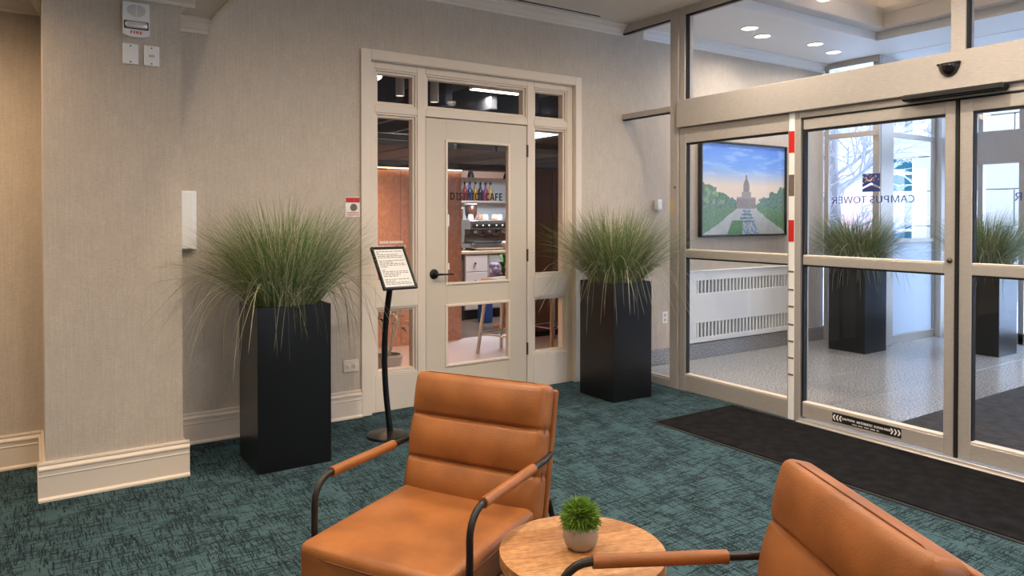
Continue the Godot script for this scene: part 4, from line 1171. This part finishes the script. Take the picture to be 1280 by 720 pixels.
# ---------------------------------------------------------------- outside
func build_outside() -> void:
	var sn := obj("snow_ground", bx(V(4.8, -0.4, -60), V(90, -0.06, 60)), M.snow)
	tag(sn, "snow covered ground outside the vestibule windows", "snow", "", "structure")
	structure("floor_porch", bx(V(3.22, -0.3, -3.0), V(4.8, -0.06, 0.40)), M.snow)
	# glass building facing the entrance
	var fwd := V(0.862, 0, -0.507)
	var side := V(0.507, 0, 0.862)
	var c := V(-4.36, 0, 4.77) + fwd * 34.0 + side * 5.3
	var t := thing("glass_building", c)
	t.basis = Basis(side, Vector3.UP, -fwd)
	tag(t, "teal glass office building with white mullions across the street", "building")
	obj("core", bx(V(-4.6, -0.1, -3.0), V(9.6, 14.0, -0.1)), M.stone, t)
	var pane := bx(V(0.04, 0.03, -0.08), V(1.16, 0.72, -0.03)).mesh()
	for i in 12:
		for j in 14:
			var o := obj("pane", pane, M.teal_glass, t)
			o.position = V(-4.6 + i * 1.18, 0.1 + j * 0.78, 0)
	var vm := bx(V(-0.04, 0, -0.1), V(0.04, 11.2, 0.02)).mesh()
	for i in 13: obj("mullion", vm, M.white_mullion, t).position = V(-4.6 + i * 1.18, 0, 0)
	var hm := bx(V(-4.6, -0.045, -0.1), V(9.6, 0.045, 0.02)).mesh()
	for j in 15: obj("transom", hm, M.white_mullion, t).position = V(0, 0.06 + j * 0.78, 0)
	# brick house to its side
	c = V(-4.36, 0, 4.77) + fwd * 30.0 - side * 5.2
	t = thing("brick_building", c)
	t.basis = Basis(side, Vector3.UP, -fwd)
	tag(t, "pale pink brick building behind the frosted trees", "building")
	obj("wall", bx(V(-8, -0.1, -5), V(5.6, 8.0, 0)), M.brick_pink, t)
	for i in 6:
		for j in 3:
			var w := obj("window", bx(V(-6.6 + i * 2.0, 0.9 + j * 2.3, -0.02), V(-5.6 + i * 2.0, 2.4 + j * 2.3, 0.03)), M.white_mullion, t)
			obj("window_pane", bx(V(-6.54 + i * 2.0, 0.96 + j * 2.3, 0.0), V(-5.66 + i * 2.0, 2.34 + j * 2.3, 0.035)), M.teal_glass, w)
	obj("cornice", bx(V(-8.1, 7.8, -5), V(5.7, 8.1, 0.15), 0.02), M.white_mullion, t)
	# stone wall beyond the outer doors
	t = thing("stone_wall", V(9.0, 0, 0.0))
	tag(t, "large stone block wall outside beyond the outer doors", "wall")
	var rng := RandomNumberGenerator.new(); rng.seed = 3
	for r in 7:
		for k in 4:
			var off := 0.5 if r % 2 else 0.0
			obj("stone_block", bx(V(0, r * 0.62, -2.6 + off + k * 1.05), V(0.4 + rng.randf_range(-0.01, 0.01), r * 0.62 + 0.605, -2.6 + off + k * 1.05 + 1.035), 0.01), M.stone, t)
	# frosted trees
	var heads := [[11.0, -0.35, 4.4, "tall frosted bare tree outside the window beside the corner post"], [16.5, -0.9, 5.4, "frosted bare tree standing before the pink brick building"], [21.0, 2.9, 5.4, "frosted bare tree before the teal glass building"], [13.5, -4.6, 4.6, "slender frosted tree nearest the vestibule wall"]]
	for k in heads.size():
		var h: Array = heads[k]
		var p: Vector3 = V(-4.36, -0.06, 4.77) + fwd * float(h[0]) + side * float(h[1])
		tree(p, float(h[2]), 100 + k, h[3])
	t = thing("gate_post", V(-4.36, -0.06, 4.77) + fwd * 16.5 + side * 1.95)
	tag(t, "white snow capped post outside before the teal building", "post")
	obj("shaft", bx(V(-0.16, 0, -0.16), V(0.16, 2.0, 0.16), 0.02), M.white_mullion, t)
	obj("cap", G.new().lathe([Vector2(0.42, 2.0), Vector2(0.42, 2.03), Vector2(0.0001, 2.75)], 4), M.snow, t)

func tree(at: Vector3, h: float, sd: int, label: String) -> void:
	var t := thing("bare_tree", at)
	tag(t, label, "tree", "frosted trees outside")
	var rng := RandomNumberGenerator.new(); rng.seed = sd
	var trunk := G.new()
	var twigs := G.new()
	trunk.tube([V(0, 0, 0), V(0.03, h * 0.25, 0.02), V(-0.02, h * 0.5, 0.0), V(0.03, h * 0.8, 0.03)], [0.10, 0.08, 0.055, 0.025], 8)
	for k in 30:
		var y := h * rng.randf_range(0.16, 0.78)
		var az := rng.randf() * TAU
		grow(twigs, rng, V(0, y, 0), V(cos(az), rng.randf_range(0.35, 1.0), sin(az)).normalized(), h * rng.randf_range(0.16, 0.30), 0.028, 3)
	obj("trunk", trunk, M.dark_bark, t)
	tag(obj("branches", twigs, M.frosty_bark, t), "", "", "", "stuff")

func grow(g: G, rng: RandomNumberGenerator, p: Vector3, d: Vector3, L: float, r: float, depth: int) -> void:
	var q := p + d * L * 0.5 + V(rng.randf_range(-1, 1), rng.randf_range(-1, 1), rng.randf_range(-1, 1)) * L * 0.06
	var e := q + (d + V(rng.randf_range(-0.3, 0.3), rng.randf_range(-0.2, 0.3), rng.randf_range(-0.3, 0.3))).normalized() * L * 0.5
	g.tube([p, q, e], [r, r * 0.8, r * 0.55], 4)
	if depth == 0: return
	for k in 4:
		var f := rng.randf_range(0.3, 1.0)
		var b := p.lerp(q, f * 2.0) if f < 0.5 else q.lerp(e, f * 2.0 - 1.0)
		grow(g, rng, b, (d + V(rng.randf_range(-1, 1), rng.randf_range(-0.6, 0.9), rng.randf_range(-1, 1)) * 0.9).normalized(), L * rng.randf_range(0.45, 0.7), r * 0.6, depth - 1)

# ---------------------------------------------------------------- chairs, table, mat, menu
func build_furniture() -> void:
	var c1 := armchair()
	tag(c1, "tan leather armchair between the menu stand and the round side table", "armchair", "tan leather armchairs")
	c1.position = V(-3.094, 0, 2.561); c1.rotation.y = -1.0557
	var c2 := c1.duplicate() as Node3D
	c2.name = numbered("armchair")
	add_child(c2)
	c2.position = V(-3.045, 0, 3.852); c2.rotation.y = -2.0446
	tag(c2, "tan leather armchair nearest the black mat, cut off by the picture edge", "armchair", "tan leather armchairs")
	# side table
	var t := thing("side_table", V(-3.055, 0, 3.175), -0.30)
	tag(t, "round wooden side table between the two leather armchairs", "table")
	var prof := [Vector2(0.0001, 0.45), Vector2(0.229, 0.45), Vector2(0.234, 0.447), Vector2(0.236, 0.440), Vector2(0.236, 0.424), Vector2(0.231, 0.418), Vector2(0.0001, 0.418)]
	prof.reverse()
	var planks := 6
	for k in planks:
		# each plank of the top, cut to the circle
		var z0 := -0.236 + k * 0.472 / planks
		var z1 := z0 + 0.472 / planks - 0.0006
		var poly := PackedVector2Array()
		for j in 13:
			var z := lerpf(z0, z1, j / 12.0)
			poly.append(Vector2(sqrt(maxf(0.236 * 0.236 - z * z, 0.0)), z))
		for j in 13:
			var z := lerpf(z1, z0, j / 12.0)
			poly.append(Vector2(-sqrt(maxf(0.236 * 0.236 - z * z, 0.0)), z))
		if poly[0].distance_to(poly[25]) < 0.0005: poly.remove_at(25)
		if poly[12].distance_to(poly[13]) < 0.0005: poly.remove_at(13)
		var o := obj("top_plank", G.new().prism(poly, 0.032, Transform3D(Basis(V(1, 0, 0), V(0, 0, 1), V(0, -1, 0)), Vector3.ZERO)), [M.table_wood, M.table_wood_pale, M.table_wood_deep][(k * 2 + k / 3) % 3], t)
		o.position = V(0, 0.45, 0)
	obj("under_ring", G.new().lathe([Vector2(0.18, 0.405), Vector2(0.19, 0.405), Vector2(0.19, 0.418), Vector2(0.18, 0.418)], 32), M.bronze_tube, t)
	obj("column", G.new().tube([V(0, 0.02, 0), V(0, 0.41, 0)], 0.016, 14), M.bronze_tube, t)
	obj("base", G.new().lathe([Vector2(0.15, 0.0), Vector2(0.15, 0.012), Vector2(0.145, 0.016), Vector2(0.0001, 0.018)], 32), M.bronze_tube, t)
	obj("brace", bx(V(-0.185, 0.407, -0.012), V(0.185, 0.417, 0.012), 0.002), M.bronze_tube, t)
	# small pot
	t = thing("potted_plant", V(-3.055, 0.4505, 3.168))
	tag(t, "small round green grass ball in a beige ceramic pot on the table", "plant")
	obj("pot", G.new().lathe([Vector2(0.0001, 0.0), Vector2(0.028, 0.0), Vector2(0.044, 0.014), Vector2(0.051, 0.036), Vector2(0.050, 0.060), Vector2(0.047, 0.070), Vector2(0.043, 0.068), Vector2(0.043, 0.055), Vector2(0.0001, 0.055)], 32), M.ceramic_pot, t)
	var rng := RandomNumberGenerator.new(); rng.seed = 9
	var g := G.new()
	for k in 1900:
		var u := rng.randf_range(-0.35, 1.0)
		var az := rng.randf() * TAU
		var d := V(cos(az) * sqrt(1 - u * u), u, sin(az) * sqrt(1 - u * u))
		var b := V(0, 0.086, 0) + d * rng.randf_range(0.024, 0.042)
		var L := rng.randf_range(0.020, 0.034)
		var tip := b + (d + V(rng.randf_range(-1, 1), rng.randf_range(-1, 1), rng.randf_range(-1, 1)) * 0.45).normalized() * L + V(0, -0.004, 0)
		var s := d.cross(V(rng.randf_range(-1, 1), rng.randf_range(-1, 1), rng.randf_range(-1, 1))).normalized() * 0.0022
		var mid := b.lerp(tip, 0.55) + V(0, 0.002, 0)
		var f := rng.randf_range(0.55, 1.25)
		var col := Color(0.13 * f + rng.randf() * 0.06, 0.30 * f, 0.035 * f)
		blade(g, [b, mid, tip], s, col)
	tag(obj("foliage", g, M.grass_blades, t), "bright green trimmed foliage ball", "", "", "stuff")
	# mat by the doors
	t = thing("door_mat", V(-0.85, 0, 1.22))
	tag(t, "black entrance mat on the teal carpet before the sliding doors", "mat")
	obj("pile", bx(V(0.02, 0, 0.02), V(0.80, 0.010, 4.4), 0.004), M.black_mat_pile, t)
	g = G.new()
	g.box(V(0, 0, 0), V(0.02, 0.006, 4.42), 0.002); g.box(V(0.02, 0, 0), V(0.80, 0.006, 0.02), 0.002)
	obj("border", g, M.black_gasket, t)
	# menu stand
	t = thing("menu_stand", V(-2.475, 0, 0.505))
	tag(t, "black floor stand holding a framed menu beside the cafe door", "menu stand")
	obj("base", G.new().lathe([Vector2(0.130, 0.0), Vector2(0.131, 0.008), Vector2(0.124, 0.016), Vector2(0.06, 0.024), Vector2(0.03, 0.034), Vector2(0.0001, 0.036)], 36), M.black_metal, t)
	g = G.new()
	var pts := []
	for k in 12:
		var f := k / 11.0
		pts.append(V(0.02 - 0.032 * sin(PI * f * 0.9) + 0.02 * f, 0.02 + 0.99 * f, 0.01 - 0.04 * sin(PI * f)))
	g.tube(pts, 0.019, 12)
	obj("pole", g, M.black_metal, t)
	var q := Transform3D(Basis(Vector3.UP, deg_to_rad(5)) * Basis(Vector3.RIGHT, -deg_to_rad(34.4)), V(0.049, 1.073, 0.010))
	var bw := 0.122; var bh := 0.156
	var fr := G.new()
	fr.box(V(-bw, -bh, -0.014), V(bw, bh, -0.002), 0.002, q)
	fr.box(V(-bw, -bh, -0.002), V(-bw + 0.016, bh, 0.006), 0.002, q); fr.box(V(bw - 0.016, -bh, -0.002), V(bw, bh, 0.006), 0.002, q)
	fr.box(V(-bw + 0.016, -bh, -0.002), V(bw - 0.016, -bh + 0.016, 0.006), 0.002, q); fr.box(V(-bw + 0.016, bh - 0.016, -0.002), V(bw - 0.016, bh, 0.006), 0.002, q)
	var frame := obj("frame", fr, M.black_metal, t)
	g = G.new()
	g.box(V(-bw + 0.018, -bh + 0.018, -0.002), V(bw - 0.018, bh - 0.018, -0.0005), 0.0, q)
	obj("menu_sheet", g, M.paper, frame)
	g = G.new()
	rng.seed = 17
	for r in 22:
		var y := bh - 0.034 - r * 0.0115
		if r % 6 == 5: continue
		var x := -bw + 0.030
		while x < bw - 0.036:
			var w := rng.randf_range(0.008, 0.03)
			g.box(V(x, y - 0.0022, -0.0005), V(minf(x + w, bw - 0.032), y + 0.0022, 0.0003), 0.0, q)
			x += w + 0.006
			if rng.randf() < 0.08: break
	tag(obj("menu_print", g, M.brown_print, frame), "", "", "", "stuff")
	obj("bracket", bx(V(-0.03, 0.985, -0.03), V(0.07, 1.01, 0.02), 0.004), M.black_metal, t)

func blade(g: G, pts: Array, s: Vector3, col: Color, w0 := 1.0) -> void:
	var first := g.v.size()
	var nn: Vector3 = s.cross(pts[1] - pts[0]).normalized()
	var m := pts.size() - 1
	for k in m:
		var f := 1.0 - 0.75 * float(k) / m
		g.vert(pts[k] - s * f, nn); g.vert(pts[k] + s * f, nn)
		g.col.append(col); g.col.append(col)
	g.vert(pts[m], nn); g.col.append(col)
	for k in m - 1:
		var a := first + k * 2
		g.ix.append_array(PackedInt32Array([a, a + 2, a + 1, a + 1, a + 2, a + 3]))
	var a := first + (m - 1) * 2
	g.ix.append_array(PackedInt32Array([a, a + 2, a + 1]))

func armchair() -> Node3D:
	var t := thing("armchair", Vector3.ZERO)
	var LE: Material = M.tan_leather
	# local +z is the front, z = 0 where seat meets back
	var W := 0.535
	var seat := func(p: Vector3) -> Vector3:
		var fx := 1.0 - pow(absf(p.x) / (W / 2), 2.0)
		var fz := 1.0 - pow(absf(p.z) / 0.29, 2.0)
		if p.y > 0.0: p.y += 0.020 * maxf(fx, 0) * maxf(fz, 0) - 0.012 * maxf(fx, 0) * clampf(-p.z / 0.29, 0, 1)
		p.z += 0.008 * maxf(fx, 0) * signf(p.z)
		return p
	var sc := obj("seat_cushion", G.new().cushion(V(W, 0.125, 0.58), 0.028, Vector3i(14, 3, 14), seat, Transform3D(Basis(), V(0, 0.348, 0.245))).smooth(), LE, t)
	# seams round the seat
	for y in [0.378]:
		var ring := []
		var hx := W / 2 + 0.001; var z0 := -0.03; var z1 := 0.2425 + 0.2955
		ring = [V(-hx, y, z0), V(-hx, y, 0.50), V(-hx + 0.012, y, 0.522), V(-hx + 0.04, y, 0.5335), V(-0.12, y, 0.5420), V(0.0, y, 0.5440), V(0.12, y, 0.5420), V(hx - 0.04, y, 0.5335), V(hx - 0.012, y, 0.522), V(hx, y, 0.50), V(hx, y, z0)]
		obj("seam", G.new().tube(ring, 0.0022, 6), M.leather_dark, sc)
	var under := obj("seat_base", G.new().cushion(V(W - 0.004, 0.075, 0.57), 0.020, Vector3i(6, 2, 6), func(p): return p, Transform3D(Basis(), V(0, 0.245, 0.245))).smooth(), LE, t)
	# backrest, leaning
	var lean := deg_to_rad(13.2)
	var H := 0.467
	var bt := Transform3D(Basis(Vector3.RIGHT, -lean), V(0, 0.355, -0.012))
	var th := H / 3.0
	var back := func(p: Vector3) -> Vector3:
		var y := p.y + H / 2
		if p.z > 0:
			var k := fmod(clampf(y, 0.0001, H - 0.0001), th) / th
			var bulge := sin(PI * clampf(k, 0, 1))
			var fx := 1.0 - pow(absf(p.x) / (W / 2 + 0.01), 6.0)
			var groove := 0.0
			for q in [th, th * 2]: groove += exp(-pow((y - q) / 0.0055, 2.0))
			p.z += (0.020 * bulge - 0.016 * groove) * maxf(fx, 0.25)
		var edge := 0.0
		for q in [th, th * 2]: edge += exp(-pow((y - q) / 0.012, 2.0))
		p.x -= signf(p.x) * 0.006 * edge * clampf(absf(p.x) / (W / 2), 0, 1)
		return p
	var bc := obj("back_cushion", G.new().cushion(V(W + 0.015, H, 0.085), 0.026, Vector3i(14, 84, 3), back, bt * Transform3D(Basis(), V(0, H / 2, -0.035))).smooth(), LE, t)
	var rim := []
	var hw := W / 2 + 0.0075
	for p in [V(-hw + 0.002, 0.02, -0.02), V(-hw + 0.001, H * 0.5, -0.018), V(-hw + 0.004, H - 0.03, -0.012), V(-hw + 0.022, H - 0.007, -0.008), V(-hw + 0.06, H - 0.0002, -0.010), V(0, H + 0.0002, -0.010), V(hw - 0.06, H - 0.0002, -0.010), V(hw - 0.022, H - 0.007, -0.008), V(hw - 0.004, H - 0.03, -0.012), V(hw - 0.001, H * 0.5, -0.018), V(hw - 0.002, 0.02, -0.02)]: rim.append(bt * (p as Vector3))
	obj("seam", G.new().tube(rim, 0.0017, 6), M.leather_dark, bc)
	obj("back_shell", G.new().cushion(V(W + 0.020, H + 0.08, 0.024), 0.011, Vector3i(4, 4, 1), func(p): return p, bt * Transform3D(Basis(), V(0.0, H / 2 - 0.055, -0.094))).smooth(), LE, t)
	# tube frame with wrapped arms
	for s in [-1, 1]:
		var x: float = 0.283 * s
		var pts := [V(x * 0.95, 0.556, -0.165), V(x, 0.559, -0.06), V(x, 0.5625, 0.10), V(x, 0.5666, 0.34)]
		for k in 7:
			var a := PI / 2 * k / 6.0
			pts.append(V(x, 0.5666 - 0.075 + 0.075 * cos(a), 0.365 + 0.075 * sin(a)))
		pts.append_array([V(x, 0.40, 0.441), V(x, 0.20, 0.441), V(x, 0.055, 0.430)])
		for k in 6:
			var a := PI / 2 * k / 5.0
			pts.append(V(x, 0.055 - 0.045 * sin(a), 0.43 - 0.045 + 0.045 * cos(a)))
		pts.append_array([V(x, 0.010, 0.2), V(x, 0.010, -0.16), V(x, 0.03, -0.22), V(x, 0.12, -0.22), V(x, 0.30, -0.16), V(x * 0.95, 0.40, -0.135)])
		obj("arm_frame", G.new().tube(pts, 0.0105, 12), M.bronze_tube, t)
		obj("arm_wrap", G.new().tube([V(x, 0.5605, 0.022), V(x, 0.5625, 0.10), V(x, 0.5666, 0.3606)], 0.0165, 16), LE, t)
	for z in [0.10, 0.38]:
		obj("crossbar", G.new().tube([V(-0.283, 0.20, z), V(0.283, 0.20, z)], 0.010, 10), M.bronze_tube, t)
	for s in [-1, 1]: obj("side_rail", G.new().tube([V(0.278 * s, 0.235, -0.14), V(0.278 * s, 0.235, 0.43)], 0.016, 12), LE, t)
	return t

# ---------------------------------------------------------------- planters with ornamental grass
func build_planters() -> void:
	var lim := func(p: Vector3) -> bool: return p.x < -2.62 and p.z > 0.05 and (p.x > PX1 + 0.02 or p.z > PZ + 0.02)
	grass_planter(V(-3.138, 0, 0.568), 0.905, 1, "tall black planter of ornamental grass beside the wallpapered pillar", 0.408, lim, true)
	grass_planter(V(-0.535, 0, 0.500), 0.898, 2, "tall black planter of ornamental grass in the corner by the sidelight", 0.395, func(p: Vector3) -> bool: return p.z > 0.02 and p.x < -0.04, true)
	grass_planter(V(2.88, 0, 0.462), 0.90, 3, "black planter of grass inside the vestibule before the corner window", 0.40, func(p: Vector3) -> bool: return p.x < 3.14 and p.z > -0.1, false)
	grass_planter(V(3.83, 0, 1.292), 0.90, 4, "black planter of grass by the outer entrance doors", 0.40, func(p: Vector3) -> bool: return p.x < 4.58, false)

func grass_planter(at: Vector3, h: float, sd: int, label: String, w: float, ok: Callable, rich: bool) -> void:
	var t := thing("grass_planter", at)
	tag(t, label, "planter", "black grass planters")
	var r := w / 2
	var g := G.new()
	g.box(V(-r, 0, -r), V(-r + 0.012, h, r), 0.002); g.box(V(r - 0.012, 0, -r), V(r, h, r), 0.002)
	g.box(V(-r + 0.010, 0, -r), V(r - 0.010, h, -r + 0.012), 0.0015); g.box(V(-r + 0.010, 0, r - 0.012), V(r - 0.010, h, r), 0.0015)
	g.box(V(-r + 0.012, 0.0, -r + 0.012), V(r - 0.012, 0.02, r - 0.012))
	obj("planter_box", g, M.black_planter, t)
	obj("soil", bx(V(-r + 0.013, h - 0.05, -r + 0.013), V(r - 0.013, h - 0.03, r - 0.013)), M.soil, t)
	var rng := RandomNumberGenerator.new(); rng.seed = sd * 77
	g = G.new()
	var made := 0
	var tries := 0
	var want := 3000
	while made < want and tries < want * 6:
		tries += 1
		var kind := rng.randf()
		var az := rng.randf() * TAU
		var rad := sqrt(rng.randf()) * 0.185
		var b := V(cos(az) * rad, h - 0.035, sin(az) * rad)
		var az2 := az + rng.randf_range(-0.7, 0.7)
		var out := V(cos(az2), 0, sin(az2))
		var th0 := rng.randf_range(0.0, 0.22) + rad * rng.randf_range(0.5, 4.2)
		var th1 := th0 + rng.randf_range(0.10, 1.25)
		var L := rng.randf_range(0.42, 0.72)
		var col := Color(0.075, 0.12, 0.045)
		var f := rng.randf_range(0.6, 1.3)
		if kind < 0.44: col = Color(0.095 * f, 0.18 * f, 0.050 * f)
		elif kind < 0.74: col = Color(0.23 * f, 0.27 * f, 0.105 * f)
		elif kind < 0.955: col = Color(0.54 * f, 0.50 * f, 0.32 * f)
		else:
			rad = rng.randf_range(0.13, 0.19); b = V(cos(az) * rad, h - 0.035, sin(az) * rad)
			th1 = rng.randf_range(2.3, 3.1); th0 = rng.randf_range(0.1, 0.7); L = rng.randf_range(0.34, 0.95)
			col = Color(0.62 * f, 0.62 * f, 0.40 * f)
		var pts := [b]
		var p := b
		var n := 11 if kind >= 0.955 else 9
		var good := true
		for k in n:
			var u := (k + 0.5) / n
			var th := lerpf(th0, th1, smoothstep(0.0, 0.75, u) if kind >= 0.955 else pow(u, 1.35))
			p += (out * sin(th) + V(0, cos(th), 0)) * L / n
			if absf(p.x) < r and absf(p.z) < r and p.y < h - 0.01: p.y = h - 0.01
			pts.append(p)
			if not ok.call(at + p): good = false
			var inside := absf(p.x) < r + 0.004 and absf(p.z) < r + 0.004 and p.y < h
			if inside: good = false
		if not good: continue
		var s := out.cross(Vector3.UP).rotated(out, rng.randf_range(-0.6, 0.6)).normalized() * (rng.randf_range(0.0026, 0.0042) if kind >= 0.955 else rng.randf_range(0.0014, 0.0026))
		blade(g, pts, s, col)
		made += 1
	tag(obj("grass", g, M.grass_blades, t), "long arching green and straw grass blades", "", "", "stuff")

# ---------------------------------------------------------------- things on the walls
func build_wall_things() -> void:
	# fire alarm on the pillar
	var t := thing("fire_alarm", V(-3.895, 2.413, PZ))
	tag(t, "white fire alarm speaker strobe high on the wallpapered pillar", "alarm")
	var g := G.new()
	var out := PackedVector2Array([Vector2(-0.062, 0.088), Vector2(0.062, 0.088), Vector2(0.062, -0.076), Vector2(0.035, -0.086), Vector2(0, -0.089), Vector2(-0.035, -0.086), Vector2(-0.062, -0.076)])
	g.prism(out, 0.035)
	obj("housing", g, M.white_plastic, t)
	g = G.new()
	for k in 13:
		var y := 0.018 + k * 0.0048
		var hw := sqrt(maxf(0.0, 0.032 * 0.032 - pow(y - 0.047, 2))) * 1.35
		if hw > 0.004:
			g.box(V(-hw, y - 0.0013, 0.035), V(-0.002, y + 0.0013, 0.0365)); g.box(V(0.002, y - 0.0013, 0.035), V(hw, y + 0.0013, 0.0365))
	obj("speaker_grille", g, M.grey_plastic, t)
	obj("strobe_lens", G.new().cushion(V(0.104, 0.034, 0.03), 0.012, Vector3i(6, 2, 2), func(p): return p, Transform3D(Basis(), V(0, -0.028, 0.038))).smooth(), M.silver_lens, t)
	obj("strobe_rim", G.new().cushion(V(0.114, 0.042, 0.012), 0.005, Vector3i(6, 2, 1), func(p): return p, Transform3D(Basis(), V(0, -0.028, 0.036))).smooth(), M.grille_dark, t)
	letters("FIRE", 0.055, 0.014, M.red_print, t, Transform3D(Basis(), V(0, -0.065, 0.0355)), true)
	# two plates
	for k in 2:
		t = thing("wall_plate", V([-3.9195, -3.821][k], 2.241, PZ))
		tag(t, ["blank white wall plate under the fire alarm", "white wall plate with a small slot beside the blank plate"][k], "wall plate", "plates under the fire alarm")
		obj("plate", bx(V(-0.0365, -0.053, 0), V(0.0365, 0.053, 0.008), 0.003), M.white_plastic, t)
		for y in [-0.041, 0.041]: obj("screw", G.new().lathe([Vector2(0.0001, 0.002), Vector2(0.0035, 0.0015), Vector2(0.004, 0)], 10, Transform3D(Basis(Vector3.RIGHT, PI / 2), V(0, y, 0.008))), M.dark_hinge, t)
		if k == 1: obj("slot", bx(V(-0.013, -0.007, 0.008), V(0.013, 0.007, 0.0095), 0.001), M.grey_plastic, t)
	# white cabinet on the wall behind the grass
	t = thing("wall_box", V(-3.595, 1.376, WA))
	tag(t, "white wall box half hidden behind the pillar and tall grass", "wall box")
	obj("body", bx(V(-0.085, -0.178, 0), V(0.082, 0.178, 0.055), 0.004), M.white_plastic, t)
	obj("cover", bx(V(-0.08, -0.172, 0.055), V(0.060, 0.172, 0.064), 0.003), M.white_plastic, t)
	# red notice by the casing
	t = thing("wall_notice", V(-2.495, 1.466, WA))
	tag(t, "small red and white notice on the wall left of the cafe door casing", "sign")
	obj("card", bx(V(-0.052, -0.068, 0), V(0.052, 0.068, 0.003)), M.white_print, t)
	obj("red_band", bx(V(-0.050, 0.030, 0.003), V(0.050, 0.064, 0.0036)), M.red_print, t)
	obj("grey_picture", G.new().lathe([Vector2(0.0001, 0.0008), Vector2(0.026, 0.0008), Vector2(0.026, 0)], 20, Transform3D(Basis(Vector3.RIGHT, PI / 2), V(0.006, -0.004, 0.003))), M.brown_print, t)
	for k in 3: obj("red_line", bx(V(-0.045, -0.040 - k * 0.010, 0.003), V(0.045, -0.036 - k * 0.010, 0.0036)), M.red_print, t)
	# outlet
	t = thing("wall_outlet", V(-2.512, 0.362, WA))
	tag(t, "pale wall outlet low between the planter and the door casing", "outlet")
	obj("plate", bx(V(-0.058, -0.042, 0), V(0.058, 0.042, 0.008), 0.003), M.trim_paint, t)
	for x in [-0.024, 0.024]:
		var s := obj("socket", G.new().lathe([Vector2(0.0001, 0.004), Vector2(0.016, 0.003), Vector2(0.017, 0)], 18, Transform3D(Basis(Vector3.RIGHT, PI / 2), V(x, 0, 0.008))), M.trim_paint, t)
		for y in [-0.006, 0.006]: obj("slot", bx(V(x - 0.004, y - 0.0014, 0.0115), V(x + 0.004, y + 0.0014, 0.0128)), M.black_gasket, s)

# ---------------------------------------------------------------- ceiling lamps of the room
func build_lamps() -> void:
	var spots := [[-1.80, 1.93, "before the cafe door"], [-0.50, 1.55, "over the near end of the black mat"], [-3.29, 1.95, "beside the dropped ceiling edge"], [-0.95, 3.0, "over the black mat"], [-2.35, 4.2, "behind the armchairs"], [-0.95, 4.2, "at the end of the black mat"], [-2.35, 6.2, "deep in the lobby"], [-0.95, 6.2, "deepest by the doors"]]
	for p in spots: downlight(V(p[0], CEIL, p[1]), "round recessed lobby downlight in the high ceiling, " + p[2], 2.75, 0.075, "lobby downlights", 88.0)
	var low := [[-4.95, 0.75, "beside the pillar"], [-4.0, 2.6, "between pillar and armchairs"], [-5.6, 3.0, "at the lobby side"], [-4.0, 5.2, "behind the viewer"], [-6.6, 1.0, "by the recess wall"], [-6.6, 5.2, "far back in the lobby"]]
	for p in low: downlight(V(p[0], DROP, p[1]), "round recessed lobby downlight in the low ceiling, " + p[2], 2.25, 0.075, "low ceiling downlights", 88.0, Color(1.0, 0.87, 0.72) if p[0] < -4.5 and p[1] < 2.0 else WARM)
